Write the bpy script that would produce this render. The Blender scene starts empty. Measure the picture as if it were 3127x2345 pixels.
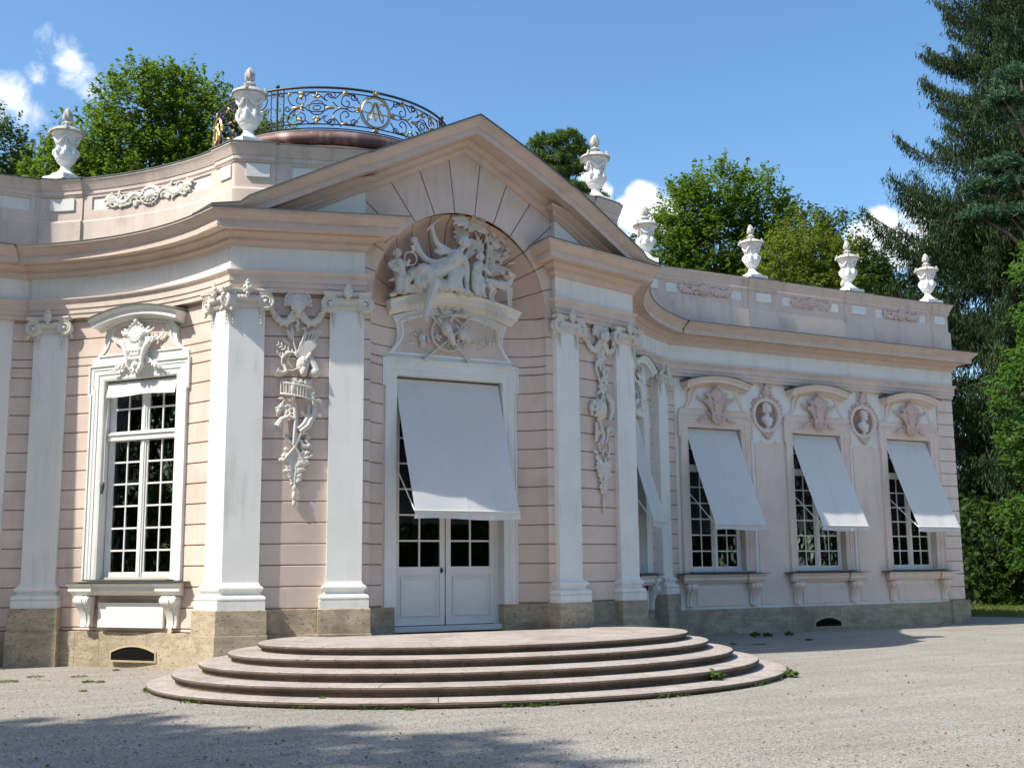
import bpy, bmesh, math, random
import numpy as np
from mathutils import Matrix, Vector

# ------------------------------------------------------------------ camera, sky, sun, exposure
scene = bpy.context.scene
COL = scene.collection
random.seed(7)
RNG = np.random.default_rng(11)
rad = math.radians

CAM_POS = Vector((-9.325, -19.272, 1.70))
CAM_YAW, CAM_PITCH, CAM_ROLL = 0.49205, 0.15813, 0.00983
LENS = 40.78
cam_data = bpy.data.cameras.new("camera")
cam_data.sensor_width = 36.0
cam_data.sensor_fit = 'HORIZONTAL'
cam_data.lens = LENS
cam_data.clip_start = 0.1
cam_data.clip_end = 3000.0
cam = bpy.data.objects.new("camera", cam_data)
COL.objects.link(cam)
CAM_ROT = Matrix.Rotation(-CAM_YAW, 4, 'Z') @ Matrix.Rotation(math.pi / 2 + CAM_PITCH, 4, 'X') @ Matrix.Rotation(-CAM_ROLL, 4, 'Z')
cam.matrix_world = Matrix.Translation(CAM_POS) @ CAM_ROT
scene.camera = cam

SUN_DIR = Vector((-0.86, 0.02, 1.0)).normalized()      # towards the sun
SUN_EL = math.asin(SUN_DIR.z)
SUN_AZ = math.atan2(SUN_DIR.x, SUN_DIR.y)               # clockwise from +Y

world = bpy.data.worlds.new("World")
scene.world = world
world.use_nodes = True

SKY_SAT, SKY_VAL = 1.21, 1.14
CLOUD_COL = (6.6, 6.8, 7.1, 1)
def build_world():
    nt = world.node_tree
    nt.nodes.clear()
    N = nt.nodes.new
    L = nt.links.new
    out = N('ShaderNodeOutputWorld')
    bg = N('ShaderNodeBackground')
    bg.inputs['Strength'].default_value = 0.15
    sky = N('ShaderNodeTexSky')
    sky.sky_type = 'NISHITA'
    sky.sun_disc = False
    sky.sun_elevation = SUN_EL
    sky.sun_rotation = SUN_AZ
    sky.altitude = 500
    sky.air_density = 1.0
    sky.dust_density = 1.8
    sky.ozone_density = 1.3
    tc = N('ShaderNodeTexCoord')
    noise = N('ShaderNodeTexNoise')
    noise.inputs['Scale'].default_value = 26.0
    noise.inputs['Detail'].default_value = 9.0
    noise.inputs['Roughness'].default_value = 0.58
    noise.inputs['Distortion'].default_value = 0.35
    L(tc.outputs['Generated'], noise.inputs['Vector'])
    # fair-weather cumulus: (azimuth deg clockwise from +Y, elevation deg, radius deg, weight)
    yaw0 = math.degrees(CAM_YAW)
    clouds = [(5.8, 24.0, 1.0, .60), (6.4, 23.0, 1.15, .72), (7.2, 22.6, 1.1, .64), (5.2, 22.6, 0.8, .45), (3.6, 20.9, 1.4, .68), (4.6, 20.5, 1.1, .60),
              (32.3, 19.0, .75, .95), (32.5, 18.4, .8, .95), (35.2, 17.9, 1.0, 1.0), (34.5, 17.0, 1.1, 1.05), (36.0, 17.0, 1.1, 1.05),
              (46.6, 15.7, 1.1, 1.15), (45.7, 15.2, 1.1, 1.1), (47.2, 15.0, 1.2, 1.15), (48.2, 16.4, 1.0, 1.0), (49.0, 15.3, 1.3, 1.1),
              (yaw0 - 60, 17, 4.0, 1.0), (yaw0 - 75, 12, 4.0, 1.1), (yaw0 + 70, 14, 3.5, 1.1), (yaw0 + 85, 18, 4.0, 1.0),
              (yaw0 + 130, 15, 4.5, 1.1), (yaw0 + 175, 20, 4.0, 1.0), (yaw0 - 130, 14, 4.5, 1.1), (yaw0 - 160, 18, 3.6, 1.0)]
    acc = None
    for az, el, rr, wt in clouds:
        a, e = rad(az), rad(el)
        d = (math.sin(a) * math.cos(e), math.cos(a) * math.cos(e), math.sin(e))
        dot = N('ShaderNodeVectorMath'); dot.operation = 'DOT_PRODUCT'
        L(tc.outputs['Generated'], dot.inputs[0]); dot.inputs[1].default_value = d
        mr = N('ShaderNodeMapRange'); mr.clamp = True
        mr.inputs['From Min'].default_value = math.cos(rad(rr * 1.25))
        mr.inputs['From Max'].default_value = math.cos(rad(rr * 0.15))
        mr.inputs['To Min'].default_value = 0.0
        mr.inputs['To Max'].default_value = wt
        L(dot.outputs['Value'], mr.inputs['Value'])
        if acc is None:
            acc = mr.outputs['Result']
        else:
            mx = N('ShaderNodeMath'); mx.operation = 'MAXIMUM'
            L(acc, mx.inputs[0]); L(mr.outputs['Result'], mx.inputs[1])
            acc = mx.outputs['Value']
    # density = blob * 0.6 + (noise-0.5)*1.6 shaped
    m1 = N('ShaderNodeMath'); m1.operation = 'MULTIPLY_ADD'
    L(noise.outputs['Fac'], m1.inputs[0]); m1.inputs[1].default_value = 2.4; m1.inputs[2].default_value = -1.30
    m2 = N('ShaderNodeMath'); m2.operation = 'ADD'
    L(acc, m2.inputs[0]); L(m1.outputs['Value'], m2.inputs[1])
    m3 = N('ShaderNodeMath'); m3.operation = 'MULTIPLY'
    mg = N('ShaderNodeMapRange'); mg.clamp = True
    mg.inputs['From Min'].default_value = 0.0; mg.inputs['From Max'].default_value = 0.25
    L(acc, mg.inputs['Value'])
    ms = N('ShaderNodeMapRange'); ms.clamp = True; ms.interpolation_type = 'SMOOTHSTEP'
    ms.inputs['From Min'].default_value = 0.12; ms.inputs['From Max'].default_value = 0.95
    L(m2.outputs['Value'], ms.inputs['Value'])
    L(ms.outputs['Result'], m3.inputs[0]); L(mg.outputs['Result'], m3.inputs[1])
    mix = N('ShaderNodeMix'); mix.data_type = 'RGBA'
    L(m3.outputs['Value'], mix.inputs['Factor'])
    hs = N('ShaderNodeHueSaturation')
    hs.inputs['Hue'].default_value = 0.496
    hs.inputs['Saturation'].default_value = SKY_SAT
    hs.inputs['Value'].default_value = SKY_VAL
    L(sky.outputs['Color'], hs.inputs['Color'])
    L(hs.outputs['Color'], mix.inputs['A'])
    mix.inputs['B'].default_value = CLOUD_COL
    L(mix.outputs['Result'], bg.inputs['Color'])
    L(bg.outputs['Background'], out.inputs['Surface'])



build_world()

sun_data = bpy.data.lights.new("sun", 'SUN')
sun_data.energy = 5.0
sun_data.angle = rad(0.53)
sun_data.color = (1.0, .95, .855)
sun = bpy.data.objects.new("sun", sun_data)
COL.objects.link(sun)
sun.rotation_euler = SUN_DIR.to_track_quat('Z', 'Y').to_euler()
sun.location = SUN_DIR * 60

scene.view_settings.view_transform = 'Standard'
scene.view_settings.look = 'None'
scene.view_settings.exposure = 0.42
scene.view_settings.gamma = 1.0
scene.view_settings.use_curve_mapping = False
scene.render.film_transparent = False
scene.cycles.max_bounces = 6
scene.cycles.diffuse_bounces = 4
scene.cycles.glossy_bounces = 3
scene.cycles.transmission_bounces = 4
scene.cycles.transparent_max_bounces = 8
scene.cycles.caustics_reflective = False
scene.cycles.caustics_refractive = False
scene.cycles.use_denoising = True
# ------------------------------------------------------------------ helpers
def ST(s, t, z):
    """facade coordinates (along, outward, up) -> world"""
    return (s, -t, z)

CAMX, CAMY = (1563.5, 1172.5)
FPX = LENS / 36.0 * 3127.0
def pix_ray(px, py):
    v = Vector(((px - CAMX) / FPX, -(py - CAMY) / FPX, -1.0))
    return (CAM_ROT.to_3x3() @ v)
def at_depth(px, py, dist):
    """world point seen at photo pixel (px,py) at forward distance dist (used to survey where things stand)"""
    return CAM_POS + pix_ray(px, py) * dist
def on_ground(px, py, z=0.0):
    r = pix_ray(px, py)
    k = (z - CAM_POS.z) / r.z
    return CAM_POS + r * k

class MB:
    def __init__(self):
        self.v, self.f = [], []
    def add(self, vs, fs):
        n = len(self.v)
        self.v.extend([tuple(map(float, p)) for p in vs])
        self.f.extend([tuple(n + i for i in f) for f in fs])
        return self
    def box(self, x0, x1, y0, y1, z0, z1, M=None):
        vs = [(x0,y0,z0),(x1,y0,z0),(x1,y1,z0),(x0,y1,z0),(x0,y0,z1),(x1,y0,z1),(x1,y1,z1),(x0,y1,z1)]
        if M is not None: vs = [tuple(M @ Vector(p)) for p in vs]
        return self.add(vs, [(0,3,2,1),(4,5,6,7),(0,1,5,4),(1,2,6,5),(2,3,7,6),(3,0,4,7)])
    def tube(self, pts, r, n=8, cap=True, squash=None):
        pts = [Vector(p) for p in pts]
        m = len(pts)
        if not hasattr(r, '__len__'): r = [r] * m
        vs = []
        up = None
        for i, p in enumerate(pts):
            d = (pts[min(i+1, m-1)] - pts[max(i-1, 0)])
            if d.length < 1e-9: d = Vector((0,0,1))
            d.normalize()
            if up is None:
                a = Vector((0,0,1)) if abs(d.z) < .9 else Vector((1,0,0))
                up = (a - d * a.dot(d)).normalized()
            else:
                up = up - d * up.dot(d)
                up = up.normalized() if up.length > 1e-6 else d.orthogonal().normalized()
            w = d.cross(up)
            for k in range(n):
                an = 2 * math.pi * k / n
                off = (up * math.cos(an) + w * math.sin(an)) * r[i]
                vs.append(p + off)
        fs = []
        for i in range(m - 1):
            for k in range(n):
                k2 = (k + 1) % n
                fs.append((i*n+k, i*n+k2, (i+1)*n+k2, (i+1)*n+k))
        if cap:
            fs.append(tuple(range(n))[::-1]); fs.append(tuple((m-1)*n + k for k in range(n)))
        return self.add(vs, fs)
    def blob(self, c, r, rot=None, nu=10, nv=7):
        if not hasattr(r, '__len__'): r = (r, r, r)
        R = rot if rot is not None else Matrix.Identity(3)
        c = Vector(c); vs = []; fs = []
        vs.append(c + R @ Vector((0,0,r[2])))
        for j in range(1, nv):
            ph = math.pi * j / nv
            for i in range(nu):
                th = 2 * math.pi * i / nu
                vs.append(c + R @ Vector((r[0]*math.sin(ph)*math.cos(th), r[1]*math.sin(ph)*math.sin(th), r[2]*math.cos(ph))))
        vs.append(c + R @ Vector((0,0,-r[2])))
        for i in range(nu):
            fs.append((0, 1+i, 1+(i+1) % nu))
            for j in range(nv - 2):
                a = 1 + j*nu; b = a + nu
                fs.append((a+i, b+i, b+(i+1) % nu, a+(i+1) % nu))
            a = 1 + (nv-2)*nu
            fs.append((a+i, len(vs)-1, a+(i+1) % nu))
        return self.add(vs, fs)
    def plate(self, outline, y0, y1):
        """polygon in (x,z) extruded from y0 to y1"""
        n = len(outline)
        vs = [(x, y0, z) for x, z in outline] + [(x, y1, z) for x, z in outline]
        fs = [tuple(range(n)), tuple(range(2*n-1, n-1, -1))]
        for i in range(n):
            j = (i+1) % n
            fs.append((i, i+n, j+n, j))
        return self.add(vs, fs)
    def lathe(self, prof, n=32, c=(0,0,0), fn=None, cap=True):
        vs = []; fs = []
        m = len(prof)
        for j, (r, z) in enumerate(prof):
            for k in range(n):
                th = 2*math.pi*k/n
                rr = r if fn is None else fn(r, z, th)
                vs.append((c[0]+rr*math.cos(th), c[1]+rr*math.sin(th), c[2]+z))
        for j in range(m-1):
            for k in range(n):
                k2 = (k+1) % n
                fs.append((j*n+k, j*n+k2, (j+1)*n+k2, (j+1)*n+k))
        if cap:
            fs.append(tuple(range(n))[::-1]); fs.append(tuple((m-1)*n+k for k in range(n)))
        return self.add(vs, fs)
    def mesh(self, name, smooth=None, fix=True):
        me = bpy.data.meshes.new(name)
        me.from_pydata(self.v, [], self.f)
        if fix and len(self.f) < 60000:
            bm = bmesh.new(); bm.from_mesh(me)
            bmesh.ops.recalc_face_normals(bm, faces=bm.faces)
            bm.to_mesh(me); bm.free()
        if smooth is not None:
            me.polygons.foreach_set('use_smooth', [True] * len(me.polygons))
            if smooth < 180:
                me.set_sharp_from_angle(angle=rad(smooth))
        me.update()
        return me
    def build(self, name, mat, parent=None, smooth=None, fix=True, M=None):
        return link(name, self.mesh(name, smooth, fix), mat, parent, M)

def link(name, me, mat=None, parent=None, M=None):
    o = bpy.data.objects.new(name, me)
    COL.objects.link(o)
    if mat is not None and me is not None and len(me.materials) == 0:
        me.materials.append(mat)
    if parent is not None: o.parent = parent
    if M is not None: o.matrix_local = M
    return o

def empty(name, loc=(0,0,0), rz=0.0, parent=None):
    o = bpy.data.objects.new(name, None)
    COL.objects.link(o)
    o.empty_display_size = 0.2
    o.location = loc; o.rotation_euler = (0, 0, rz)
    if parent is not None: o.parent = parent
    return o

def tag(o, label=None, cat=None, group=None, kind=None):
    if label: o['label'] = label
    if cat: o['category'] = cat
    if group: o['group'] = group
    if kind: o['kind'] = kind
    return o

CHILDREN = {}
def kids(o):
    return [c for c in bpy.data.objects if c.parent is o]
def copy_tree(o, parent=None, M=None, table=None):
    if table is None:
        table = {}
        for c in bpy.data.objects:
            if c.parent is not None: table.setdefault(c.parent.name, []).append(c)
    c = o.copy()
    COL.objects.link(c)
    c.parent = parent
    if M is not None: c.matrix_local = M
    for ch in table.get(o.name, []):
        copy_tree(ch, c, None, table)
    return c

def np_mesh(name, verts, faces, mat, parent=None, smooth=False, M=None):
    """fast mesh from numpy arrays; faces (m,k)"""
    me = bpy.data.meshes.new(name)
    verts = np.asarray(verts, dtype=np.float32); faces = np.asarray(faces, dtype=np.int32)
    m, k = faces.shape
    me.vertices.add(len(verts)); me.vertices.foreach_set('co', verts.ravel())
    me.loops.add(m*k); me.loops.foreach_set('vertex_index', faces.ravel())
    me.polygons.add(m)
    me.polygons.foreach_set('loop_start', np.arange(0, m*k, k, dtype=np.int32))
    me.polygons.foreach_set('loop_total', np.full(m, k, dtype=np.int32))
    if smooth: me.polygons.foreach_set('use_smooth', np.ones(m, dtype=bool))
    me.update(calc_edges=True)
    me.validate()
    return link(name, me, mat, parent, M)

def miters(path, closed=False):
    n = len(path); out = []
    def nrm(a, b):
        d = (b[0]-a[0], b[1]-a[1]); l = math.hypot(*d) or 1e-9
        return (-d[1]/l, d[0]/l)
    for i in range(n):
        a = path[i-1] if (i > 0 or closed) else None
        b = path[(i+1) % n] if (i < n-1 or closed) else None
        n1 = nrm(a, path[i]) if a is not None else None
        n2 = nrm(path[i], b) if b is not None else None
        if n1 is None: out.append(n2)
        elif n2 is None: out.append(n1)
        else:
            k = 1 + n1[0]*n2[0] + n1[1]*n2[1]
            k = max(k, 0.25)
            out.append(((n1[0]+n2[0])/k, (n1[1]+n2[1])/k))
    return out

def sweep(mb, path, prof, closed_prof=False, caps=True, zb=None, closed=False):
    """sweep profile [(offset outward, z)] along plan path [(s,t)] (left to right as seen from outside)"""
    mi = miters(path, closed)
    n, m = len(path), len(prof)
    vs = []
    for i, (s, t) in enumerate(path):
        z0 = zb[i] if zb is not None else 0.0
        for (o, z) in prof:
            vs.append(ST(s + mi[i][0]*o, t + mi[i][1]*o, z0 + z))
    fs = []
    mm = m if closed_prof else m - 1
    for i in range(n if closed else n - 1):
        i2 = (i+1) % n
        for j in range(mm):
            j2 = (j+1) % m
            fs.append((i*m+j, i2*m+j, i2*m+j2, i*m+j2))
    if caps and closed_prof and not closed:
        fs.append(tuple(range(m))); fs.append(tuple((n-1)*m + j for j in range(m))[::-1])
    mb.add(vs, fs)
    return mb

def sweep_xz(mb, path, prof, closed_prof=True, caps=True, closed=False):
    """sweep [(offset in plane, outward)] along a path drawn in a wall plane [(x,z)], local coords (x,-outward,z).
    The in-plane offset is to the left of travel."""
    mi = miters(path, closed)
    n, m = len(path), len(prof)
    vs = []
    for i, (x, z) in enumerate(path):
        for (o, d) in prof:
            vs.append((x + mi[i][0]*o, -d, z + mi[i][1]*o))
    fs = []
    mm = m if closed_prof else m-1
    for i in range(n if closed else n-1):
        i2 = (i+1) % n
        for j in range(mm):
            j2 = (j+1) % m
            fs.append((i*m+j, i2*m+j, i2*m+j2, i*m+j2))
    if caps and closed_prof and not closed:
        fs.append(tuple(range(m))); fs.append(tuple((n-1)*m+j for j in range(m))[::-1])
    return mb.add(vs, fs)

def offset_path(path, o):
    return [(p[0]+m[0]*o, p[1]+m[1]*o) for p, m in zip(path, miters(path))]

def arc_pts(A, B, sag, n, ):
    """circular arc from A to B bulging by sag to the right of A->B"""
    ax, ay = A; bx, by = B
    mx, my = (ax+bx)/2, (ay+by)/2
    dx, dy = bx-ax, by-ay
    c = math.hypot(dx, dy)
    nx, ny = dy/c, -dx/c
    R = c*c/(8*sag) + sag/2
    cx, cy = mx + nx*(sag-R), my + ny*(sag-R)
    a0 = math.atan2(ay-cy, ax-cx); a1 = math.atan2(by-cy, bx-cx)
    d = a1 - a0
    while d > math.pi: d -= 2*math.pi
    while d < -math.pi: d += 2*math.pi
    return [(cx+R*math.cos(a0+d*i/n), cy+R*math.sin(a0+d*i/n)) for i in range(n+1)]

def clip_path(path, l0, l1):
    """sub-path between arc lengths"""
    out = []; acc = 0.0
    for i in range(len(path)-1):
        a, b = path[i], path[i+1]
        l = math.hypot(b[0]-a[0], b[1]-a[1])
        for q in (l0, l1):
            pass
        s0, s1 = max(l0, acc), min(l1, acc+l)
        if s1 > s0 + 1e-9:
            f0, f1 = (s0-acc)/l, (s1-acc)/l
            p0 = (a[0]+(b[0]-a[0])*f0, a[1]+(b[1]-a[1])*f0)
            p1 = (a[0]+(b[0]-a[0])*f1, a[1]+(b[1]-a[1])*f1)
            if not out: out.append(p0)
            out.append(p1)
        acc += l
    return out
def path_len(path):
    return sum(math.hypot(b[0]-a[0], b[1]-a[1]) for a, b in zip(path, path[1:]))

def wall_frame(s, t, ds, dt, z=0.0):
    """matrix of a frame on a wall: local x along the wall to the viewer's right, -y outward"""
    return Matrix.Translation(ST(s, t, z)) @ Matrix.Rotation(math.atan2(-dt, ds), 4, 'Z')

def remesh(mb, voxel, smooth=3, name='relief'):
    me = mb.mesh(name, fix=False)
    o = bpy.data.objects.new('tmp_remesh', me)
    COL.objects.link(o)
    m = o.modifiers.new('r', 'REMESH'); m.mode = 'VOXEL'; m.voxel_size = voxel; m.use_smooth_shade = True
    if smooth:
        sm = o.modifiers.new('s', 'SMOOTH'); sm.factor = 0.5; sm.iterations = smooth
    dg = bpy.context.evaluated_depsgraph_get()
    out = bpy.data.meshes.new_from_object(o.evaluated_get(dg), depsgraph=dg)
    out.name = name
    bpy.data.objects.remove(o); bpy.data.meshes.remove(me)
    out.polygons.foreach_set('use_smooth', [True]*len(out.polygons))
    return out
# ------------------------------------------------------------------ materials
MAT = {}
def mat(name, col, rough=0.8, col2=None, scale=3.0, detail=6.0, lo=0.35, hi=0.7, bump=0.0, bscale=60.0, metal=0.0,
        spec=0.3, streak=None, col3=None, scale3=0.7, lo3=0.55, hi3=0.75, coords='Object', stretch=None, transl=None, bdist=0.02):
    m = bpy.data.materials.new(name); m.use_nodes = True
    nt = m.node_tree; N = nt.nodes.new; L = nt.links.new
    b = nt.nodes['Principled BSDF']
    b.inputs['Roughness'].default_value = rough
    b.inputs['Metallic'].default_value = metal
    b.inputs['Specular IOR Level'].default_value = spec
    b.inputs['Base Color'].default_value = (*col, 1)
    tc = N('ShaderNodeTexCoord')
    vec = tc.outputs[coords]
    if coords == 'World':
        pass
    if stretch:
        mp = N('ShaderNodeMapping'); mp.inputs['Scale'].default_value = stretch
        L(vec, mp.inputs['Vector']); vec = mp.outputs['Vector']
    cur = None
    if col2 is not None:
        n = N('ShaderNodeTexNoise'); n.inputs['Scale'].default_value = scale; n.inputs['Detail'].default_value = detail
        n.inputs['Roughness'].default_value = 0.6
        L(vec, n.inputs['Vector'])
        mr = N('ShaderNodeMapRange'); mr.inputs['From Min'].default_value = lo; mr.inputs['From Max'].default_value = hi
        L(n.outputs['Fac'], mr.inputs['Value'])
        mx = N('ShaderNodeMix'); mx.data_type = 'RGBA'
        mx.inputs['A'].default_value = (*col, 1); mx.inputs['B'].default_value = (*col2, 1)
        L(mr.outputs['Result'], mx.inputs['Factor'])
        cur = mx.outputs['Result']
    if col3 is not None:
        n = N('ShaderNodeTexNoise'); n.inputs['Scale'].default_value = scale3; n.inputs['Detail'].default_value = 8
        n.inputs['Roughness'].default_value = 0.65
        L(vec, n.inputs['Vector'])
        mr = N('ShaderNodeMapRange'); mr.inputs['From Min'].default_value = lo3; mr.inputs['From Max'].default_value = hi3
        L(n.outputs['Fac'], mr.inputs['Value'])
        mx = N('ShaderNodeMix'); mx.data_type = 'RGBA'
        if cur is not None: L(cur, mx.inputs['A'])
        else: mx.inputs['A'].default_value = (*col, 1)
        mx.inputs['B'].default_value = (*col3, 1)
        L(mr.outputs['Result'], mx.inputs['Factor'])
        cur = mx.outputs['Result']
    if streak:
        mp = N('ShaderNodeMapping'); mp.inputs['Scale'].default_value = (1, 1, .10)
        gp = N('ShaderNodeNewGeometry'); L(gp.outputs['Position'], mp.inputs['Vector'])
        n = N('ShaderNodeTexNoise'); n.inputs['Scale'].default_value = 5.5; n.inputs['Detail'].default_value = 7; n.inputs['Roughness'].default_value = .7
        L(mp.outputs['Vector'], n.inputs['Vector'])
        n2 = N('ShaderNodeTexNoise'); n2.inputs['Scale'].default_value = .9; n2.inputs['Detail'].default_value = 4
        L(gp.outputs['Position'], n2.inputs['Vector'])
        ml = N('ShaderNodeMath'); ml.operation = 'MULTIPLY'
        r1 = N('ShaderNodeMapRange'); r1.inputs['From Min'].default_value = .48; r1.inputs['From Max'].default_value = .78; L(n.outputs['Fac'], r1.inputs['Value'])
        r2 = N('ShaderNodeMapRange'); r2.inputs['From Min'].default_value = .38; r2.inputs['From Max'].default_value = .68; r2.inputs['To Max'].default_value = streak[1]; L(n2.outputs['Fac'], r2.inputs['Value'])
        L(r1.outputs['Result'], ml.inputs[0]); L(r2.outputs['Result'], ml.inputs[1])
        mx = N('ShaderNodeMix'); mx.data_type = 'RGBA'
        if cur is not None: L(cur, mx.inputs['A'])
        else: mx.inputs['A'].default_value = (*col, 1)
        mx.inputs['B'].default_value = (*streak[0], 1)
        L(ml.outputs['Value'], mx.inputs['Factor']); cur = mx.outputs['Result']
    if cur is not None: L(cur, b.inputs['Base Color'])
    if bump:
        n = N('ShaderNodeTexNoise'); n.inputs['Scale'].default_value = bscale; n.inputs['Detail'].default_value = 5
        L(vec, n.inputs['Vector'])
        bp = N('ShaderNodeBump'); bp.inputs['Strength'].default_value = bump; bp.inputs['Distance'].default_value = bdist
        L(n.outputs['Fac'], bp.inputs['Height']); L(bp.outputs['Normal'], b.inputs['Normal'])
    if transl:
        tr = N('ShaderNodeBsdfTranslucent'); tr.inputs['Color'].default_value = (*transl[0], 1)
        ms = N('ShaderNodeMixShader'); ms.inputs['Fac'].default_value = transl[1]
        out = nt.nodes['Material Output']
        L(b.outputs['BSDF'], ms.inputs[1]); L(tr.outputs['BSDF'], ms.inputs[2]); L(ms.outputs['Shader'], out.inputs['Surface'])
    MAT[name] = m
    return m

mat('white_plaster', (.75,.745,.695), .85, (.80,.795,.75), 1.6, bump=.35, bscale=70, col3=(.63,.62,.58), scale3=.9, lo3=.58, hi3=.92, bdist=.012, streak=((.47,.44,.38), .75))
mat('pink_plaster', (.655,.525,.44), .88, (.715,.595,.51), 1.5, bump=.4, bscale=60, col3=(.54,.41,.35), scale3=.8, lo3=.52, hi3=.82, bdist=.012, coords='Object', streak=((.40,.31,.26), .7))
mat('pink_wing', (.75,.61,.515), .88, (.80,.685,.60), 1.3, bump=.35, bscale=60, col3=(.66,.51,.43), scale3=1.1, lo3=.55, hi3=.8, bdist=.012, streak=((.45,.36,.31), .5))
mat('cornice_pink', (.62,.485,.40), .88, (.67,.54,.455), 1.8, bump=.35, bscale=60, col3=(.50,.37,.29), scale3=1.2, lo3=.53, hi3=.85, stretch=(1,1,3), bdist=.012, streak=((.36,.27,.21), .55))
mat('joint_pink', (.46,.315,.255), .95)
mat('attic_pink', (.65,.525,.445), .88, (.72,.60,.52), 1.4, bump=.35, bscale=60, col3=(.38,.335,.29), scale3=.8, lo3=.55, hi3=.85, bdist=.012, streak=((.27,.25,.21), .75))
mat('niche_pink', (.60,.42,.325), .88, (.65,.475,.385), 2.0, bump=.25, bscale=80, bdist=.01)
mat('stucco', (.60,.565,.495), .85, (.67,.64,.57), 6.0, col3=(.45,.40,.32), scale3=5.0, lo3=.60, hi3=.85)
mat('stucco_white', (.76,.755,.72), .85, (.70,.68,.63), 6.0)
mat('stucco_pink', (.62,.46,.39), .88, (.67,.52,.45), 7.0)
mat('urn_white', (.80,.80,.78), .8, (.73,.73,.71), 5.0, bump=.2, bscale=40)
mat('urn_grey', (.42,.40,.36), .9, (.60,.58,.54), 9.0, col3=(.28,.27,.25), scale3=8, lo3=.5, hi3=.75, bump=.5, bscale=40)
mat('white_paint', (.78,.77,.73), .45, (.73,.72,.68), 3.0, spec=.4)
mat('lead', (.085,.095,.09), .6, (.12,.14,.125), 5.0, metal=.0, spec=.5)
mat('lead_green', (.17,.20,.17), .65, (.10,.115,.10), 6.0, spec=.4)
mat('copper', (.17,.095,.08), .6, (.11,.06,.05), 3.0, metal=.35, spec=.5, col3=(.42,.30,.25), scale3=1.6, lo3=.58, hi3=.75, stretch=(1,1,.4))
mat('iron', (.03,.03,.035), .5, spec=.5)
mat('gold', (.55,.39,.16), .38, (.42,.28,.10), 8, metal=.85)
mat('cloth', (.85,.84,.80), .8, (.88,.87,.84), 2.5, transl=((.80,.80,.79), .30), streak=((.55,.54,.50), .5), bump=.1, bscale=150)
mat('cloth_white', (.80,.80,.78), .8, transl=((.8,.8,.78), .2))
mat('tile', (.34,.13,.08), .8, (.45,.20,.13), 6)
mat('bark', (.10,.075,.055), .95, (.16,.125,.09), 6, bump=.8, bscale=14, bdist=.05)
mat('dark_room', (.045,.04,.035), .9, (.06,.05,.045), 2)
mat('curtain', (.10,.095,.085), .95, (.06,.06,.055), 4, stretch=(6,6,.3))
mat('marble', (.70,.67,.60), .6, (.76,.74,.69), 7, col3=(.5,.46,.40), scale3=6, lo3=.6, hi3=.85)

def stone_mat(name, c1, c2, dark, moss, top):
    """travertine: banded, pitted, with damp dark and mossy patches"""
    m = bpy.data.materials.new(name); m.use_nodes = True
    nt = m.node_tree; N = nt.nodes.new; L = nt.links.new
    b = nt.nodes['Principled BSDF']; b.inputs['Roughness'].default_value = .9; b.inputs['Specular IOR Level'].default_value = .2
    geo = N('ShaderNodeNewGeometry')
    def noise(sc, det=6, stretch=None, dist=0.0):
        n = N('ShaderNodeTexNoise'); n.inputs['Scale'].default_value = sc; n.inputs['Detail'].default_value = det
        n.inputs['Roughness'].default_value = .62; n.inputs['Distortion'].default_value = dist
        src = geo.outputs['Position']
        if stretch:
            mp = N('ShaderNodeMapping'); mp.inputs['Scale'].default_value = stretch; mp.inputs['Rotation'].default_value = (.12, .1, 0)
            L(src, mp.inputs['Vector']); src = mp.outputs['Vector']
        L(src, n.inputs['Vector']); return n.outputs['Fac']
    def rng(v, lo, hi):
        r = N('ShaderNodeMapRange'); r.inputs['From Min'].default_value = lo; r.inputs['From Max'].default_value = hi
        L(v, r.inputs['Value']); return r.outputs['Result']
    def mix(f, A, B):
        x = N('ShaderNodeMix'); x.data_type = 'RGBA'; L(f, x.inputs['Factor'])
        for k, c in (('A', A), ('B', B)):
            if isinstance(c, tuple): x.inputs[k].default_value = (*c, 1)
            else: L(c, x.inputs[k])
        return x.outputs['Result']
    band = noise(2.4, 6, (1, 1, 4), .6)
    col = mix(rng(band, .38, .62), c1, c2)
    pits = noise(17, 5, (1, 1, 2.4), .4)
    pf = rng(pits, .58, .66)
    col = mix(pf, col, dark)
    big = noise(1.15, 8)
    col = mix(rng(big, .50, .70), col, tuple(.55*x+.45*y for x, y in zip(dark, c2)))
    ms = noise(1.5, 9)
    mf = N('ShaderNodeMath'); mf.operation = 'MULTIPLY'
    L(rng(ms, .52, .72), mf.inputs[0]); mf.inputs[1].default_value = .55
    col = mix(mf.outputs['Value'], col, moss)
    L(col, b.inputs['Base Color'])
    bp = N('ShaderNodeBump'); bp.inputs['Strength'].default_value = .6; bp.inputs['Distance'].default_value = .015; bp.invert = True
    L(pf, bp.inputs['Height']); L(bp.outputs['Normal'], b.inputs['Normal'])
    MAT[name] = m
stone_mat('plinth_stone', (.51,.425,.305), (.385,.315,.225), (.15,.125,.09), (.175,.17,.085), 1)
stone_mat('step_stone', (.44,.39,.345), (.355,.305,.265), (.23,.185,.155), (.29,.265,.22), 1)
stone_mat('step_riser', (.165,.125,.095), (.125,.095,.072), (.06,.047,.036), (.09,.08,.05), 1)

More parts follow.
